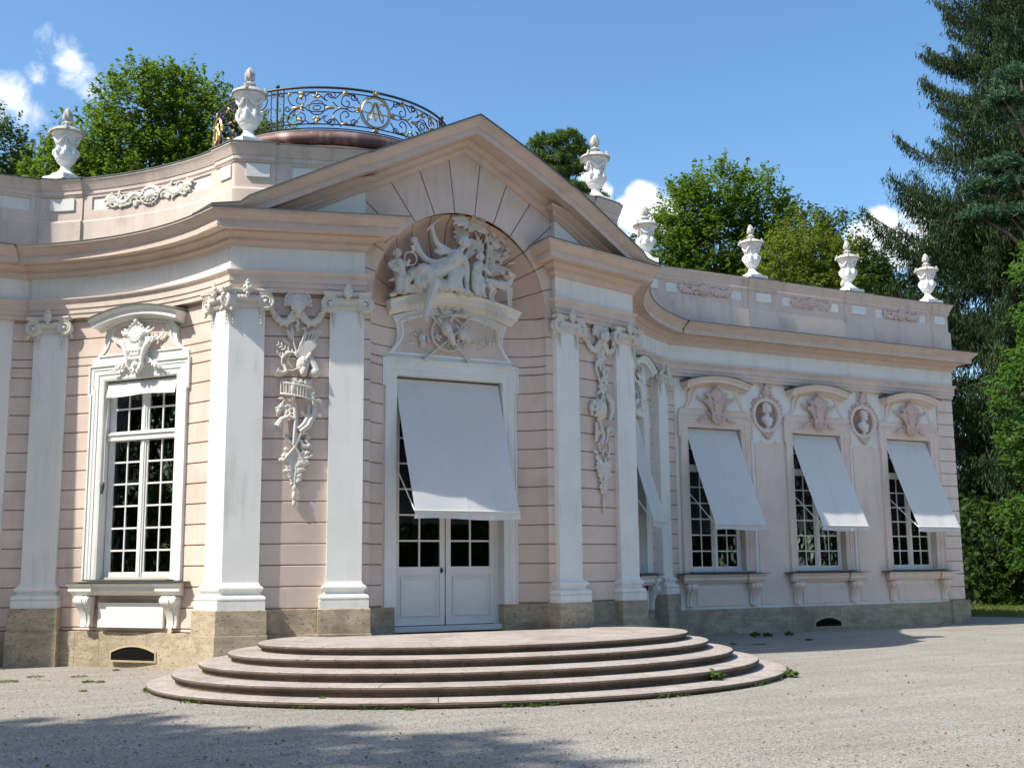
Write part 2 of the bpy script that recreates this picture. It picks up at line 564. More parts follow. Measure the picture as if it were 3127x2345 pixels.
def glass_mat():
    m = bpy.data.materials.new('window_glass'); m.use_nodes = True
    nt = m.node_tree; N = nt.nodes.new; L = nt.links.new
    nt.nodes.remove(nt.nodes['Principled BSDF'])
    g = N('ShaderNodeBsdfGlossy'); g.inputs['Roughness'].default_value = .03; g.inputs['Color'].default_value = (.9,.93,.93,1)
    t = N('ShaderNodeBsdfTransparent'); t.inputs['Color'].default_value = (.62,.66,.64,1)
    fr = N('ShaderNodeFresnel'); fr.inputs['IOR'].default_value = 1.5
    geo = N('ShaderNodeNewGeometry')
    n = N('ShaderNodeTexNoise'); n.inputs['Scale'].default_value = 2.5
    L(geo.outputs['Position'], n.inputs['Vector'])
    bp = N('ShaderNodeBump'); bp.inputs['Strength'].default_value = .12; bp.inputs['Distance'].default_value = .05
    L(n.outputs['Fac'], bp.inputs['Height']); L(bp.outputs['Normal'], g.inputs['Normal'])
    mx = N('ShaderNodeMixShader')
    L(fr.outputs['Fac'], mx.inputs['Fac']); L(t.outputs['BSDF'], mx.inputs[1]); L(g.outputs['BSDF'], mx.inputs[2])
    L(mx.outputs['Shader'], nt.nodes['Material Output'].inputs['Surface'])
    MAT['window_glass'] = m
glass_mat()

def ground_mat():
    m = bpy.data.materials.new('gravel'); m.use_nodes = True
    nt = m.node_tree; N = nt.nodes.new; L = nt.links.new
    b = nt.nodes['Principled BSDF']; b.inputs['Roughness'].default_value = .95; b.inputs['Specular IOR Level'].default_value = .15
    geo = N('ShaderNodeNewGeometry')
    vo = N('ShaderNodeTexVoronoi'); vo.inputs['Scale'].default_value = 62
    L(geo.outputs['Position'], vo.inputs['Vector'])
    n2 = N('ShaderNodeTexNoise'); n2.inputs['Scale'].default_value = 18; n2.inputs['Detail'].default_value = 8; n2.inputs['Roughness'].default_value = .75
    L(geo.outputs['Position'], n2.inputs['Vector'])
    n3 = N('ShaderNodeTexNoise'); n3.inputs['Scale'].default_value = .55; n3.inputs['Detail'].default_value = 5
    L(geo.outputs['Position'], n3.inputs['Vector'])
    cr = N('ShaderNodeValToRGB')
    e = cr.color_ramp.elements
    e[0].position = .0; e[0].color = (.235,.22,.20,1); e[1].position = 1.0; e[1].color = (.57,.545,.505,1)
    k = e.new(.45); k.color = (.385,.36,.325,1)
    L(vo.outputs['Color'], cr.inputs['Fac'])
    mr = N('ShaderNodeMapRange'); mr.inputs['From Min'].default_value = .3; mr.inputs['From Max'].default_value = .72
    mr.inputs['To Min'].default_value = .62; mr.inputs['To Max'].default_value = 1.25
    L(n2.outputs['Fac'], mr.inputs['Value'])
    mul = N('ShaderNodeMix'); mul.data_type = 'RGBA'; mul.blend_type = 'MULTIPLY'; mul.inputs['Factor'].default_value = 1
    L(cr.outputs['Color'], mul.inputs['A']); L(mr.outputs['Result'], mul.inputs['B'])
    mr3 = N('ShaderNodeMapRange'); mr3.inputs['From Min'].default_value = .3; mr3.inputs['From Max'].default_value = .7
    L(n3.outputs['Fac'], mr3.inputs['Value'])
    mx = N('ShaderNodeMix'); mx.data_type = 'RGBA'; mx.blend_type = 'MULTIPLY'; mx.inputs['Factor'].default_value = 1
    tint = N('ShaderNodeMix'); tint.data_type = 'RGBA'
    tint.inputs['A'].default_value = (.95,.93,.90,1); tint.inputs['B'].default_value = (.82,.795,.74,1)
    L(mr3.outputs['Result'], tint.inputs['Factor'])
    L(mul.outputs['Result'], mx.inputs['A']); L(tint.outputs['Result'], mx.inputs['B'])
    mp = N('ShaderNodeMapping'); mp.inputs['Rotation'].default_value = (0, 0, .45); mp.inputs['Scale'].default_value = (.35, 2.2, 1)
    L(geo.outputs['Position'], mp.inputs['Vector'])
    n4 = N('ShaderNodeTexNoise'); n4.inputs['Scale'].default_value = 1.1; n4.inputs['Detail'].default_value = 6; n4.inputs['Roughness'].default_value = .65
    L(mp.outputs['Vector'], n4.inputs['Vector'])
    r4 = N('ShaderNodeMapRange'); r4.inputs['From Min'].default_value = .32; r4.inputs['From Max'].default_value = .68; r4.inputs['To Min'].default_value = .86; r4.inputs['To Max'].default_value = 1.10
    L(n4.outputs['Fac'], r4.inputs['Value'])
    mw = N('ShaderNodeMix'); mw.data_type = 'RGBA'; mw.blend_type = 'MULTIPLY'; mw.inputs['Factor'].default_value = 1
    L(mx.outputs['Result'], mw.inputs['A']); L(r4.outputs['Result'], mw.inputs['B'])
    L(mw.outputs['Result'], b.inputs['Base Color'])
    bp = N('ShaderNodeBump'); bp.inputs['Strength'].default_value = .7; bp.inputs['Distance'].default_value = .02
    L(vo.outputs['Distance'], bp.inputs['Height']); L(bp.outputs['Normal'], b.inputs['Normal'])
    MAT['gravel'] = m
ground_mat()

def leaf_mat(name, c1, c2, tr, trf=.45, rough=.55):
    m = bpy.data.materials.new(name); m.use_nodes = True
    nt = m.node_tree; N = nt.nodes.new; L = nt.links.new
    b = nt.nodes['Principled BSDF']; b.inputs['Roughness'].default_value = rough; b.inputs['Specular IOR Level'].default_value = .25
    geo = N('ShaderNodeNewGeometry')
    n = N('ShaderNodeTexNoise'); n.inputs['Scale'].default_value = .8; n.inputs['Detail'].default_value = 3
    L(geo.outputs['Position'], n.inputs['Vector'])
    ad = N('ShaderNodeMath'); ad.operation = 'ADD'; 
    sc = N('ShaderNodeMath'); sc.operation = 'MULTIPLY_ADD'; sc.inputs[1].default_value = .5; sc.inputs[2].default_value = -.25
    L(geo.outputs['Random Per Island'], sc.inputs[0])
    L(n.outputs['Fac'], ad.inputs[0]); L(sc.outputs['Value'], ad.inputs[1])
    mr = N('ShaderNodeMapRange'); mr.inputs['From Min'].default_value = .25; mr.inputs['From Max'].default_value = .75
    L(ad.outputs['Value'], mr.inputs['Value'])
    mx = N('ShaderNodeMix'); mx.data_type = 'RGBA'; mx.inputs['A'].default_value = (*c1,1); mx.inputs['B'].default_value = (*c2,1)
    L(mr.outputs['Result'], mx.inputs['Factor']); L(mx.outputs['Result'], b.inputs['Base Color'])
    t = N('ShaderNodeBsdfTranslucent'); t.inputs['Color'].default_value = (*tr,1)
    ms = N('ShaderNodeMixShader'); ms.inputs['Fac'].default_value = trf
    L(b.outputs['BSDF'], ms.inputs[1]); L(t.outputs['BSDF'], ms.inputs[2])
    L(ms.outputs['Shader'], nt.nodes['Material Output'].inputs['Surface'])
    MAT[name] = m
leaf_mat('leaf_beech', (.042,.085,.012), (.088,.145,.02), (.17,.275,.022), .5)
leaf_mat('leaf_dark', (.03,.06,.015), (.055,.095,.022), (.09,.15,.02))
leaf_mat('leaf_yellow', (.07,.115,.015), (.125,.165,.022), (.24,.30,.03))
leaf_mat('leaf_bright', (.04,.10,.02), (.09,.17,.035), (.15,.29,.04))
leaf_mat('leaf_blue', (.04,.075,.04), (.06,.10,.05), (.09,.15,.06))
leaf_mat('leaf_brown', (.07,.08,.03), (.10,.095,.04), (.13,.14,.04))
leaf_mat('needle', (.022,.045,.018), (.048,.078,.026), (.06,.10,.025), .25, .75)
leaf_mat('needle_blue', (.035,.085,.05), (.06,.12,.065), (.08,.15,.06), .25)
leaf_mat('needle_pine', (.04,.09,.02), (.10,.16,.03), (.15,.25,.04), .35)
leaf_mat('weed', (.055,.10,.02), (.09,.14,.03), (.13,.21,.03), .35)
leaf_mat('dry_leaf', (.20,.09,.045), (.28,.14,.07), (.25,.12,.05), .3)
leaf_mat('grass', (.085,.14,.02), (.13,.16,.04), (.2,.28,.04), .35)
# ------------------------------------------------------------------ ground, lawn
Z0, Z1, ZP = 0.64, 1.06, 0.60          # low plinth top, pilaster plinth top, top landing
ZA, ZF, ZC, ZT = 6.60, 7.00, 7.42, 7.95  # architrave, frieze, cornice, cornice top
COURSE = 0.3655

g = MB()
gx = [-600, -120, -40, -20, -10, 0, 10, 20, 40, 120, 600]
vs = [(x, y, 0.0) for y in gx for x in gx]
fs = [(j*11+i, j*11+i+1, (j+1)*11+i+1, (j+1)*11+i) for j in range(10) for i in range(10)]
g.add(vs, fs)
tag(g.build('ground', MAT['gravel'], fix=False), kind='structure')

# ------------------------------------------------------------------ the palace
palace = empty('garden_palace')
tag(palace, 'long pink and white rococo garden palace with pediment and pilasters', 'palace')

A_L, E_L = (-4.2712, -0.6575), (-7.05, -4.70)
A_R, E_R = (4.2712, -0.6575), (8.05, -4.72)
ARC_L = arc_pts(E_L, A_L, 0.45, 26)
ARC_R = arc_pts(A_R, E_R, 0.50, 26)
TW, TWALL = -4.84, -4.95              # wing frieze plane, wing wall plane
BACK = -16.0
FR_L = [(-18.6, BACK), (-18.6, TW), (-7.17, TW), (-7.13, -4.755)] + ARC_L + [(-2.0, 0.0), (-2.0, -0.35)]
FR_R = [(2.0, -0.35), (2.0, 0.0)] + ARC_R + [(8.13, -4.775), (8.17, TW), (18.6, TW), (18.6, BACK)]

BED = [(-.05,-.01),(.03,-.01),(.035,.02),(.05,.045),(.075,.06),(.09,.08),(.09,.135),(.115,.14),(.125,.16),(.16,.18),(.19,.205),(.20,.215),(.20,.245)]
CROWN = [(.05,.245),(.40,.240),(.40,.225),(.42,.225),(.42,.345),(.435,.348),(.435,.365),(.445,.372),(.458,.388),(.475,.41),(.505,.445),(.535,.472),(.545,.485),(.545,.495),(.565,.497),(.565,.53),(-.1,.56)]
ARCHI = [(-.25,0),(0,0),(0,.085),(.018,.087),(.018,.18),(.036,.182),(.036,.29),(.045,.295),(.05,.31),(.075,.335),(.08,.345),(.088,.36),(.088,.385),(-.02,.402)]
LEAD = [(.40,.522),(.578,.527),(.578,.543),(-.75,.74)]

def shift(prof, dz=0.0, do=0.0):
    return [(o+do, z+dz) for o, z in prof]

for side, path in (('l', FR_L), ('r', FR_R)):
    m = MB(); sweep(m, path, shift(ARCHI, ZA)); m.build('architrave', MAT['cornice_pink' if 0 else 'pink_plaster'], palace, 28, fix=False)
    m = MB(); sweep(m, path, [(0, ZF-.003), (0, ZC)]); m.build('frieze', MAT['white_plaster'], palace, 28, fix=False)
    m = MB(); sweep(m, path, shift(BED, ZC) + shift(CROWN, ZC)); m.build('cornice', MAT['cornice_pink'], palace, 28, fix=False)
    m = MB(); sweep(m, path, shift(LEAD, ZC)); m.build('cornice_flashing', MAT['lead'], palace, 28, fix=False)

# ---- pediment
def tf(s):
    a = abs(s)
    return .17*(1-(a/2)**2) if a < 2 else -(a-2)*.28943
def tw_(s):
    return tf(s) - .13
def crown_z(s):
    a = abs(s) + .157*min(1, abs(s)/2)
    if a < 4.0: return 10.13 - .475*a
    k = min(1.0, (a-4.0)/.75)
    lin = 10.13 - .475*a
    return max(7.955, (1-k)*lin + k*7.955) if a > 4.2 else lin
PS = sorted(set([round(x, 3) for x in np.linspace(-4.2712, 4.2712, 61)] + [-2.0, 2.0, 0.0]))
ped_path = [ARC_L[-3], ARC_L[-2]] + [(s, tf(s)) for s in PS] + [ARC_R[1], ARC_R[2]]
ped_z = [ZC+.004, ZC+.004] + [max(crown_z(s)-.53, ZC+.004) for s in PS] + [ZC+.004, ZC+.004]
m = MB(); sweep(m, ped_path, [(o+.004 if o > .3 else o, z) for o, z in CROWN], zb=ped_z); m.build('pediment_cornice', MAT['cornice_pink'], palace, 30, fix=False)
m = MB(); sweep(m, ped_path, [(.40,.524),(.586,.529),(.586,.556),(-1.4,.60)], zb=ped_z); m.build('pediment_roof', MAT['lead'], palace, 30, fix=False)
for lo, hi, do in ((-4.2712, -2.0, .004), (-2.0, 2.0, -.13), (2.0, 4.2712, .004)):
    ss = [s for s in PS if lo-1e-6 <= s <= hi+1e-6]
    pp = [(s, tf(s)) for s in ss]; zz = [max(crown_z(s)-.53, ZC-.2) for s in ss]
    if do > 0:
        if lo < 0: pp.append((-2.0, -.25)); zz.append(zz[-1])
        else: pp.insert(0, (2.0, -.25)); zz.insert(0, zz[0])
    m = MB(); sweep(m, pp, shift(BED, 0, do), zb=zz); m.build('pediment_bed_moulding', MAT['cornice_pink'], palace, 30, fix=False)
# white spandrels on the flanks
for sg in (-1, 1):
    pts = [s for s in np.linspace(2.0, 4.1, 12)]
    pp = [(sg*s, tf(s)) for s in pts]
    pp = ([(-2.0,-.3)] + pp)[::1] if sg < 0 else ([(2.0,-.3)] + pp)
    vs = []; fs = []
    for i, q in enumerate(pp):
        a = abs(q[0])
        vs.append(ST(q[0], q[1], ZT-.2)); vs.append(ST(q[0], q[1], max(crown_z(a)-.48, ZT-.19)))
    for i in range(len(pp)-1): fs.append((2*i, 2*i+2, 2*i+3, 2*i+1))
    m = MB().add(vs, fs); m.build('pediment_spandrel', MAT['white_plaster'], palace)

# ---- rusticated walls: backing in the joint colour, every course a piece of its own
def course(parent, path, j0, j1, mt):
    z0, z1 = j0+.010, j1-.010
    m = MB(); sweep(m, path, [(-.05,z0),(-.009,z0),(0,z0+.009),(0,z1-.009),(-.009,z1),(-.05,z1)], closed_prof=True)
    return m.build('course', mt, parent, 28, fix=False)
JOINTS = [1.075 + COURSE*k for k in range(-1, 16)]
def courses(parent, path, zlo, zhi, mt):
    js = [zlo] + [j for j in JOINTS if zlo+.05 < j < zhi-.03] + [zhi]
    for a, b in zip(js, js[1:]): course(parent, path, a, b, mt)
def wall_part(path, zlo, zhi, name='rusticated_wall'):
    m = MB(); sweep(m, path, [(-.03, zlo), (-.03, zhi)])
    return m.build(name, MAT['joint_pink'], palace, 28, fix=False)
PK = MAT['pink_plaster']
WIN_Z0, WIN_Z1 = 1.56, 5.66
# left bay
bayL = [(-7.42, TWALL)] + offset_path(ARC_L, -.11)
lenL = path_len(bayL)
wc_L = (-5.32, -2.96); wd_L = (0.601, 0.799)           # window centre and direction on the chord
bayR = offset_path(ARC_R, -.11) + [(8.42, TWALL)]
lenR = path_len(bayR)
wc_R = (6.20, -3.36); wd_R = (0.720, -0.694)
def near_len(path, p):
    best = None; acc = 0
    for a, b in zip(path, path[1:]):
        l = math.hypot(b[0]-a[0], b[1]-a[1])
        u = ((p[0]-a[0])*(b[0]-a[0])+(p[1]-a[1])*(b[1]-a[1]))/(l*l)
        u = min(1, max(0, u)); q = (a[0]+(b[0]-a[0])*u, a[1]+(b[1]-a[1])*u)
        d = math.hypot(q[0]-p[0], q[1]-p[1])
        if best is None or d < best[0]: best = (d, acc+u*l)
        acc += l
    return best[1]
for path, wc, ln in ((bayL, wc_L, lenL), (bayR, wc_R, lenR)):
    c = near_len(path, wc)
    for a, b in ((0, c-.93), (c+.93, ln)):
        sub = clip_path(path, a, b)
        w = wall_part(sub, Z0-.05, ZA)
        courses(w, sub, Z0+.006, WIN_Z1, PK)
        if a == 0: w0 = w
    full = clip_path(path, 0, ln)
    mid = clip_path(path, c-.93, c+.93)
    m = MB(); sweep(m, mid, [(-.03, 5.3), (-.03, ZA)]); m.build('wall_above_window', MAT['joint_pink'], palace, 28, fix=False)
    courses(w0, full, WIN_Z1, ZA, PK)
    m = MB(); sweep(m, mid, [(-.003, Z0-.05), (-.003, 1.62)]); m.build('wall_below_window', PK, palace, 28, fix=False)
# flanks, strips beside the niche, niche
ND, NR, NCZ = .66, 1.83, 6.58
def niche_t(s, z=0.0):
    q = s*s + max(0, z-NCZ)**2
    return -.115 - ND*math.sqrt(max(0, 1-q/NR**2))
flL = [(-4.2712+.028, -.75), (-2.0, -.095), (-1.83, -.108)]
flR = [(-x, t) for x, t in flL][::-1]
for path in (flL, flR):
    w = wall_part(path, Z1-.05, ZA+.4)
    courses(w, path, Z1+.006, ZA+.0, PK)
nichepts = [(-NR*math.cos(a), niche_t(NR*math.cos(a))) for a in np.linspace(0, math.pi, 49)]
nL = [p for p in nichepts if p[0] <= -1.32]; nR = [p for p in nichepts if p[0] >= 1.32]
for path in (nL, nR):
    w = wall_part(path, Z1-.05, 5.70)
    courses(w, path, Z1+.006, 5.62, PK)
w = wall_part(nichepts, 5.3, NCZ+.02, 'niche_wall')
courses(w, nichepts, 5.62, NCZ, PK)
# flank wall strip above the capitals up to the arch
# half dome and voussoirs
ANG = [rad(a) for a in (-90, -73.33, -60, -46.67, -33.33, -20, -6.67, 6.67, 20, 33.33, 46.67, 60, 73.33, 90)]
dome = MB()
vs = []; fs = []
nr, na = 14, 48
for i in range(nr+1):
    for j in range(na+1):
        r = NR*(i/nr); a = -math.pi/2 + math.pi*j/na
        s, z = r*math.sin(a), NCZ + r*math.cos(a)
        vs.append(ST(s, niche_t(s, z)-.03, z))
for i in range(nr):
    for j in range(na):
        fs.append((i*(na+1)+j, i*(na+1)+j+1, (i+1)*(na+1)+j+1, (i+1)*(na+1)+j))
dome.add(vs, fs)
domeo = dome.build('niche_half_dome', MAT['joint_pink'], palace, 60)
back = MB(); vs = []; fs = []
ths = np.linspace(-math.pi/2, math.pi/2, 49)
def r_out(a):
    sa, ca = abs(math.sin(a)), math.cos(a)
    r = (9.60-NCZ)/(ca + .475*sa)
    if sa > 1e-6: r = min(r, 2.03/sa)
    return r
for a in ths:
    for r in (NR+.0, r_out(a)):
        s = r*math.sin(a); vs.append(ST(s, tw_(s)-.03, NCZ+r*math.cos(a)))
for i in range(48): fs.append((2*i, 2*i+2, 2*i+3, 2*i+1))
tymp = back.add(vs, fs).build('tympanum', MAT['joint_pink'], palace, 40)
for a0, a1 in zip(ANG, ANG[1:]):
    # gore of the half dome
    vs = []; n1 = 5; n2 = 12
    for i in range(n2+1):
        r = NR*(.12 + .88*i/n2); g_ = min(.012/r, .03)
        for j in range(n1+1):
            a = (a0+g_) + (a1-a0-2*g_)*j/n1
            s, z = r*math.sin(a), NCZ + r*math.cos(a)
            vs.append(ST(s, niche_t(s, z), z))
    fs = [(i*(n1+1)+j, i*(n1+1)+j+1, (i+1)*(n1+1)+j+1, (i+1)*(n1+1)+j) for i in range(n2) for j in range(n1)]
    m = MB().add(vs, fs)
    # skirts give the joints their depth
    for j in (0, n1):
        k0 = len(m.v)
        m.add([(p[0], p[1]+.045, p[2]) for p in [vs[i*(n1+1)+j] for i in range(n2+1)]] + [vs[i*(n1+1)+j] for i in range(n2+1)],
              [(i, i+1, n2+1+i+1, n2+1+i) for i in range(n2)])
    m.build('dome_voussoir', MAT['niche_pink'], domeo, 40)
    # flat voussoir on the front
    vs = []; n1 = 6
    g0 = .012
    for (rr) in (0, 1):
        for j in range(n1+1):
            a = a0 + (a1-a0)*j/n1
            r = NR if rr == 0 else r_out(a)
            gg = min(g0/r, .02)
            a = (a0+gg) + (a1-a0-2*gg)*j/n1
            if rr: r = r_out(a)
            s = r*math.sin(a); vs.append(ST(s, tw_(s), NCZ+r*math.cos(a)))
    fs = [(j, j+1, n1+1+j+1, n1+1+j) for j in range(n1)]
    m = MB().add(vs, fs)
    for chain in ([0, n1+1], [n1, 2*n1+1], list(range(n1+1))):
        q = [vs[i] for i in chain]
        m.add(q + [(p[0], p[1]+.05, p[2]) for p in q], [(i, i+1, len(q)+i+1, len(q)+i) for i in range(len(q)-1)])
    m.build('voussoir', PK, tymp, 30)

# ---- plinths: stone blocks
def blocks(parent, path, o, zlo, zhi, lens, gap=.006, inner=-.3):
    """stone blocks along a path; lens = list of block lengths (cycled)"""
    L_ = path_len(path); acc = 0; i = 0
    while acc < L_-.02:
        l = lens[i % len(lens)]; i += 1
        e = min(L_, acc+l)
        if L_-e < .15: e = L_
        sub = clip_path(path, acc+gap/2, e-gap/2)
        if len(sub) >= 2:
            m = MB(); sweep(m, sub, [(inner,zlo),(o,zlo),(o,zhi-.008),(o-.008,zhi),(inner,zhi)], closed_prof=True)
            m.build('stone_block', MAT['plinth_stone'], parent, 28, fix=False)
        acc = e
plinth = MB(); sweep(plinth, [(-18.55, BACK), (-18.55, TWALL), (-7.42, TWALL)] + offset_path(ARC_L, -.2) + [(-2.0,-.2),(-1.8,-.2),(-1.36,-.68),(-1.15,-.74)], [(0,-.1),(0,Z0-.02)])
sweep(plinth, [(1.15,-.74),(1.36,-.68),(1.8,-.2),(2.0,-.2)] + offset_path(ARC_R, -.2) + [(8.42, TWALL), (18.55, TWALL), (18.55, BACK)], [(0,-.1),(0,Z0-.02)])
plinth = plinth.build('plinth', MAT['joint_pink'], palace, 28, fix=False)
blocks(plinth, bayL, .05, -.1, Z0, [1.62, .55, 1.15, 1.3])
blocks(plinth, bayR, .05, -.1, Z0, [1.3, 1.5, 1.2])
blocks(plinth, [(8.42, TWALL), (18.02, TWALL)], .05, -.1, Z0, [1.5, 2.1, 1.7, 1.9, 2.0])
blocks(plinth, [(18.0, TWALL+.02), (18.64, TWALL+.02), (18.64, -6.2)], .09, -.1, Z0+.05, [3.0])
blocks(plinth, [(-18.6, TWALL), (-7.42, TWALL)], .05, -.1, Z0, [1.7, 2.0, 1.5])
for p in (flL, flR):
    blocks(plinth, p, .06, Z0, Z1, [1.6, 1.2]); blocks(plinth, p, .07, -.1, Z0-.004, [1.9, 1.2])
nLp = [p for p in nichepts if p[0] <= -1.34] + [(-1.17, -.66), (-1.16, -1.05)]; nRp = [(1.16, -1.05), (1.17, -.66)] + [p for p in nichepts if p[0] >= 1.34]
blocks(plinth, nLp, .05, .2, Z1-.02, [2.0]); blocks(plinth, nRp, .05, .2, Z1-.02, [2.0])

# ---- wing walls (white, with window openings)
WINS_R = [9.69, 13.22, 16.74]
WINS_L = [-8.97, -12.5, -16.03]
ROUNDELS = [11.455, 14.98]
HW, OZ0, OZ1 = .875, 1.60, 5.30
RR = .40
def wing_wall(s0, s1, wins, rounds):
    m = MB()
    def quad(a, b, z0, z1): m.add([ST(a,TWALL,z0), ST(b,TWALL,z0), ST(b,TWALL,z1), ST(a,TWALL,z1)], [(0,1,2,3)])
    edges = [s0]
    for w in sorted(wins):
        edges += [w-HW, w+HW]
    edges.append(s1)
    for i in range(0, len(edges), 2):
        a, b = edges[i], edges[i+1]
        rc = [r for r in rounds if a < r < b]
        if not rc: quad(a, b, .5, ZA+.02); continue
        r = rc[0]; zc = 5.74; h = .48
        quad(a, b, .5, zc-h); quad(a, b, zc+h, ZA+.02); quad(a, r-h, zc-h, zc+h); quad(r+h, b, zc-h, zc+h)
        n = 32; vs = []
        for k in range(n):
            an = 2*math.pi*(k+.5)/n; ca, sa = math.cos(an), math.sin(an)
            q = h/max(abs(ca), abs(sa))
            vs.append(ST(r+ca*q, TWALL, zc+sa*q)); 
        for k in range(n):
            an = 2*math.pi*(k+.5)/n
            vs.append(ST(r+RR*math.cos(an), TWALL, zc+RR*1.0*math.sin(an)))
        m.add(vs, [(k, (k+1) % n, n+(k+1) % n, n+k) for k in range(n)])
        # fill the square's corners
        for sx in (-1, 1):
            for sz in (-1, 1):
                k1 = [v for v in vs[:n] if (v[0]-r)*sx > 0 and (v[2]-zc)*sz > 0]
                ex = max(k1, key=lambda v: abs(v[2]-zc)*10 - 0*abs(v[0]-r)); 
                tops = [v for v in k1 if abs(abs(v[2]-zc)-h) < 1e-6]; sides = [v for v in k1 if abs(abs(v[0]-r)-h) < 1e-6]
                p1 = max(tops, key=lambda v: abs(v[0]-r)) if tops else None; p2 = max(sides, key=lambda v: abs(v[2]-zc)) if sides else None
                if p1 and p2: m.add([p1, ST(r+sx*h, TWALL, zc+sz*h), p2], [(0,1,2)])
    for w in wins:
        quad(w-HW, w+HW, .5, OZ0); quad(w-HW, w+HW, OZ1, ZA+.02)
    return m.build('wing_wall', MAT['white_plaster'], palace)
wing_wall(8.40, 18.0, WINS_R, ROUNDELS)
wing_wall(-18.6, -7.40, WINS_L, [])
# quoin strip at the right corner
qp = [(17.97, TWALL-.02), (17.97, TWALL+.035), (18.62, TWALL+.035), (18.62, -6.2)]
w = wall_part(qp, Z0, ZA)
courses(w, qp, Z0+.06, ZA, MAT['pink_wing'])
# plain back and end walls, floor, ceiling of the rooms
m = MB()
m.add([ST(18.55,-5,0), ST(18.55,BACK,0), ST(18.55,BACK,9.2), ST(18.55,-5,9.2)], [(0,1,2,3)])
m.add([ST(-18.55,-5,0), ST(-18.55,BACK,0), ST(-18.55,BACK,9.2), ST(-18.55,-5,9.2)], [(3,2,1,0)])
m.add([ST(-18.55,BACK,0), ST(18.55,BACK,0), ST(18.55,BACK,9.2), ST(-18.55,BACK,9.2)], [(0,1,2,3)])
m.build('rear_wall', MAT['attic_pink'], palace)
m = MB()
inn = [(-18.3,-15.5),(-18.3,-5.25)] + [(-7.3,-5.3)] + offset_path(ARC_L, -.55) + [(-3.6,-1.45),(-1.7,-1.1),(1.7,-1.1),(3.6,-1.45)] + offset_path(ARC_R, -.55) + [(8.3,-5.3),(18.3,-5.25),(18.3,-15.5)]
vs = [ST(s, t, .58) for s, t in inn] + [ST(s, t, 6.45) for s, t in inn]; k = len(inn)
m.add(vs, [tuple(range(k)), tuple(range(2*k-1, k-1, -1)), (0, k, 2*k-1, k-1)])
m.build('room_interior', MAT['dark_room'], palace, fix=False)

# ---- attic
CAPP = [(0,9.13),(.02,9.13),(.03,9.16),(.045,9.18),(.045,9.25),(.06,9.26),(.07,9.29),(.10,9.36),(.125,9.42),(.14,9.44),(.14,9.47),(-.35,9.49)]
ATL = [(-18.6, BACK), (-18.6, -4.92), (-7.30, -4.92), (-7.16, -4.93)] + offset_path(ARC_L, -.28)[1:-2]
ATR = offset_path(ARC_R, -.28)[2:-1] + [(8.25, -4.95), (8.35, -4.92), (18.58, -4.92), (18.58, BACK)]
CORN_L, CORN_R = (-4.07, -1.08), (4.07, -1.08)
CEN = [CORN_L, (-1.6, -.36), (0, -.22), (1.6, -.36), CORN_R]
ATTIC = ATL + CEN + ATR
m = MB(); sweep(m, ATL + [CORN_L, (-2.05, -.49)], [(.05,7.9),(.05,8.61),(.03,8.64),(0,8.645)])
sweep(m, [(2.05, -.49), CORN_R] + ATR, [(.05,7.9),(.05,8.61),(.03,8.64),(0,8.645)]); attic = m.build('attic', MAT['attic_pink'], palace, 28, fix=False)
m = MB(); sweep(m, ATTIC, [(0,8.64),(0,9.135)]); m.build('attic_panel', MAT['white_plaster'], attic, 28, fix=False)
m = MB(); sweep(m, ATTIC, CAPP); m.build('attic_coping', MAT['attic_pink'], attic, 28, fix=False)
m = MB(); sweep(m, ATTIC, [(.10,9.468),(.155,9.472),(.155,9.487),(-.8,9.53)]); m.build('coping_flashing', MAT['lead_green'], attic, 28, fix=False)
m = MB(); sweep(m, ATTIC, [(-.55,9.45),(-.55,8.0)]); m.build('attic_back', MAT['attic_pink'], attic, 28, fix=False)
LA = path_len(ATTIC)
def at_len(p): return near_len(ATTIC, p)
def point_at(l):
    sub = clip_path(ATTIC, l-.02, l+.02)
    return sub[0], ((sub[-1][0]-sub[0][0]), (sub[-1][1]-sub[0][1]))
l_p0a, l_p0b = at_len((-7.05,-4.85)), at_len((-6.32,-4.42))
l_c, l_cr = at_len(CORN_L), at_len(CORN_R)
l_p5a, l_p5b = at_len((7.35,-4.5)), at_len((8.05,-4.95))
S2L = lambda s: at_len((s, -4.92))
piers = [(S2L(-16.0)-.5, S2L(-16.0)+.5), (S2L(-12.0)-.5, S2L(-12.0)+.5), (l_p0a, l_p0b), (l_c-.62, l_c+.66), (l_cr-.66, l_cr+.62), (l_p5a, l_p5b),
         (S2L(10.95), S2L(11.96)), (S2L(14.47), S2L(15.49)), (S2L(17.95), S2L(18.58)+.65)]
def attic_sweep(a, b, prof, mt, name, parent, closed=True):
    sub = clip_path(ATTIC, a, b)
    m = MB(); sweep(m, sub, prof, closed_prof=closed); return m.build(name, mt, parent, 28, fix=False)
AP = MAT['attic_pink']
pier_objs = []
for a, b in piers:
    p = attic_sweep(a, b, [(-.1,8.64),(.05,8.64),(.05,9.135),(-.1,9.135)], AP, 'attic_pier', attic)
    attic_sweep(a+.0, b-.0, [(-.1,7.9)] + [(.095,7.9),(.095,8.61),(.075,8.64),(-.1,8.65)], AP, 'pier_base', attic)
    attic_sweep(a-.0, b+.0, [(-.2,9.13)] + shift(CAPP[:-1], .002, .048) + [(-.2,9.48)], AP, 'pier_cap', attic)
    attic_sweep(a-.05, b+.05, [(-.2,9.474),(.205,9.476),(.205,9.493),(-.2,9.512)], MAT['lead_green'], 'cap_flashing', attic)
    pier_objs.append(p)
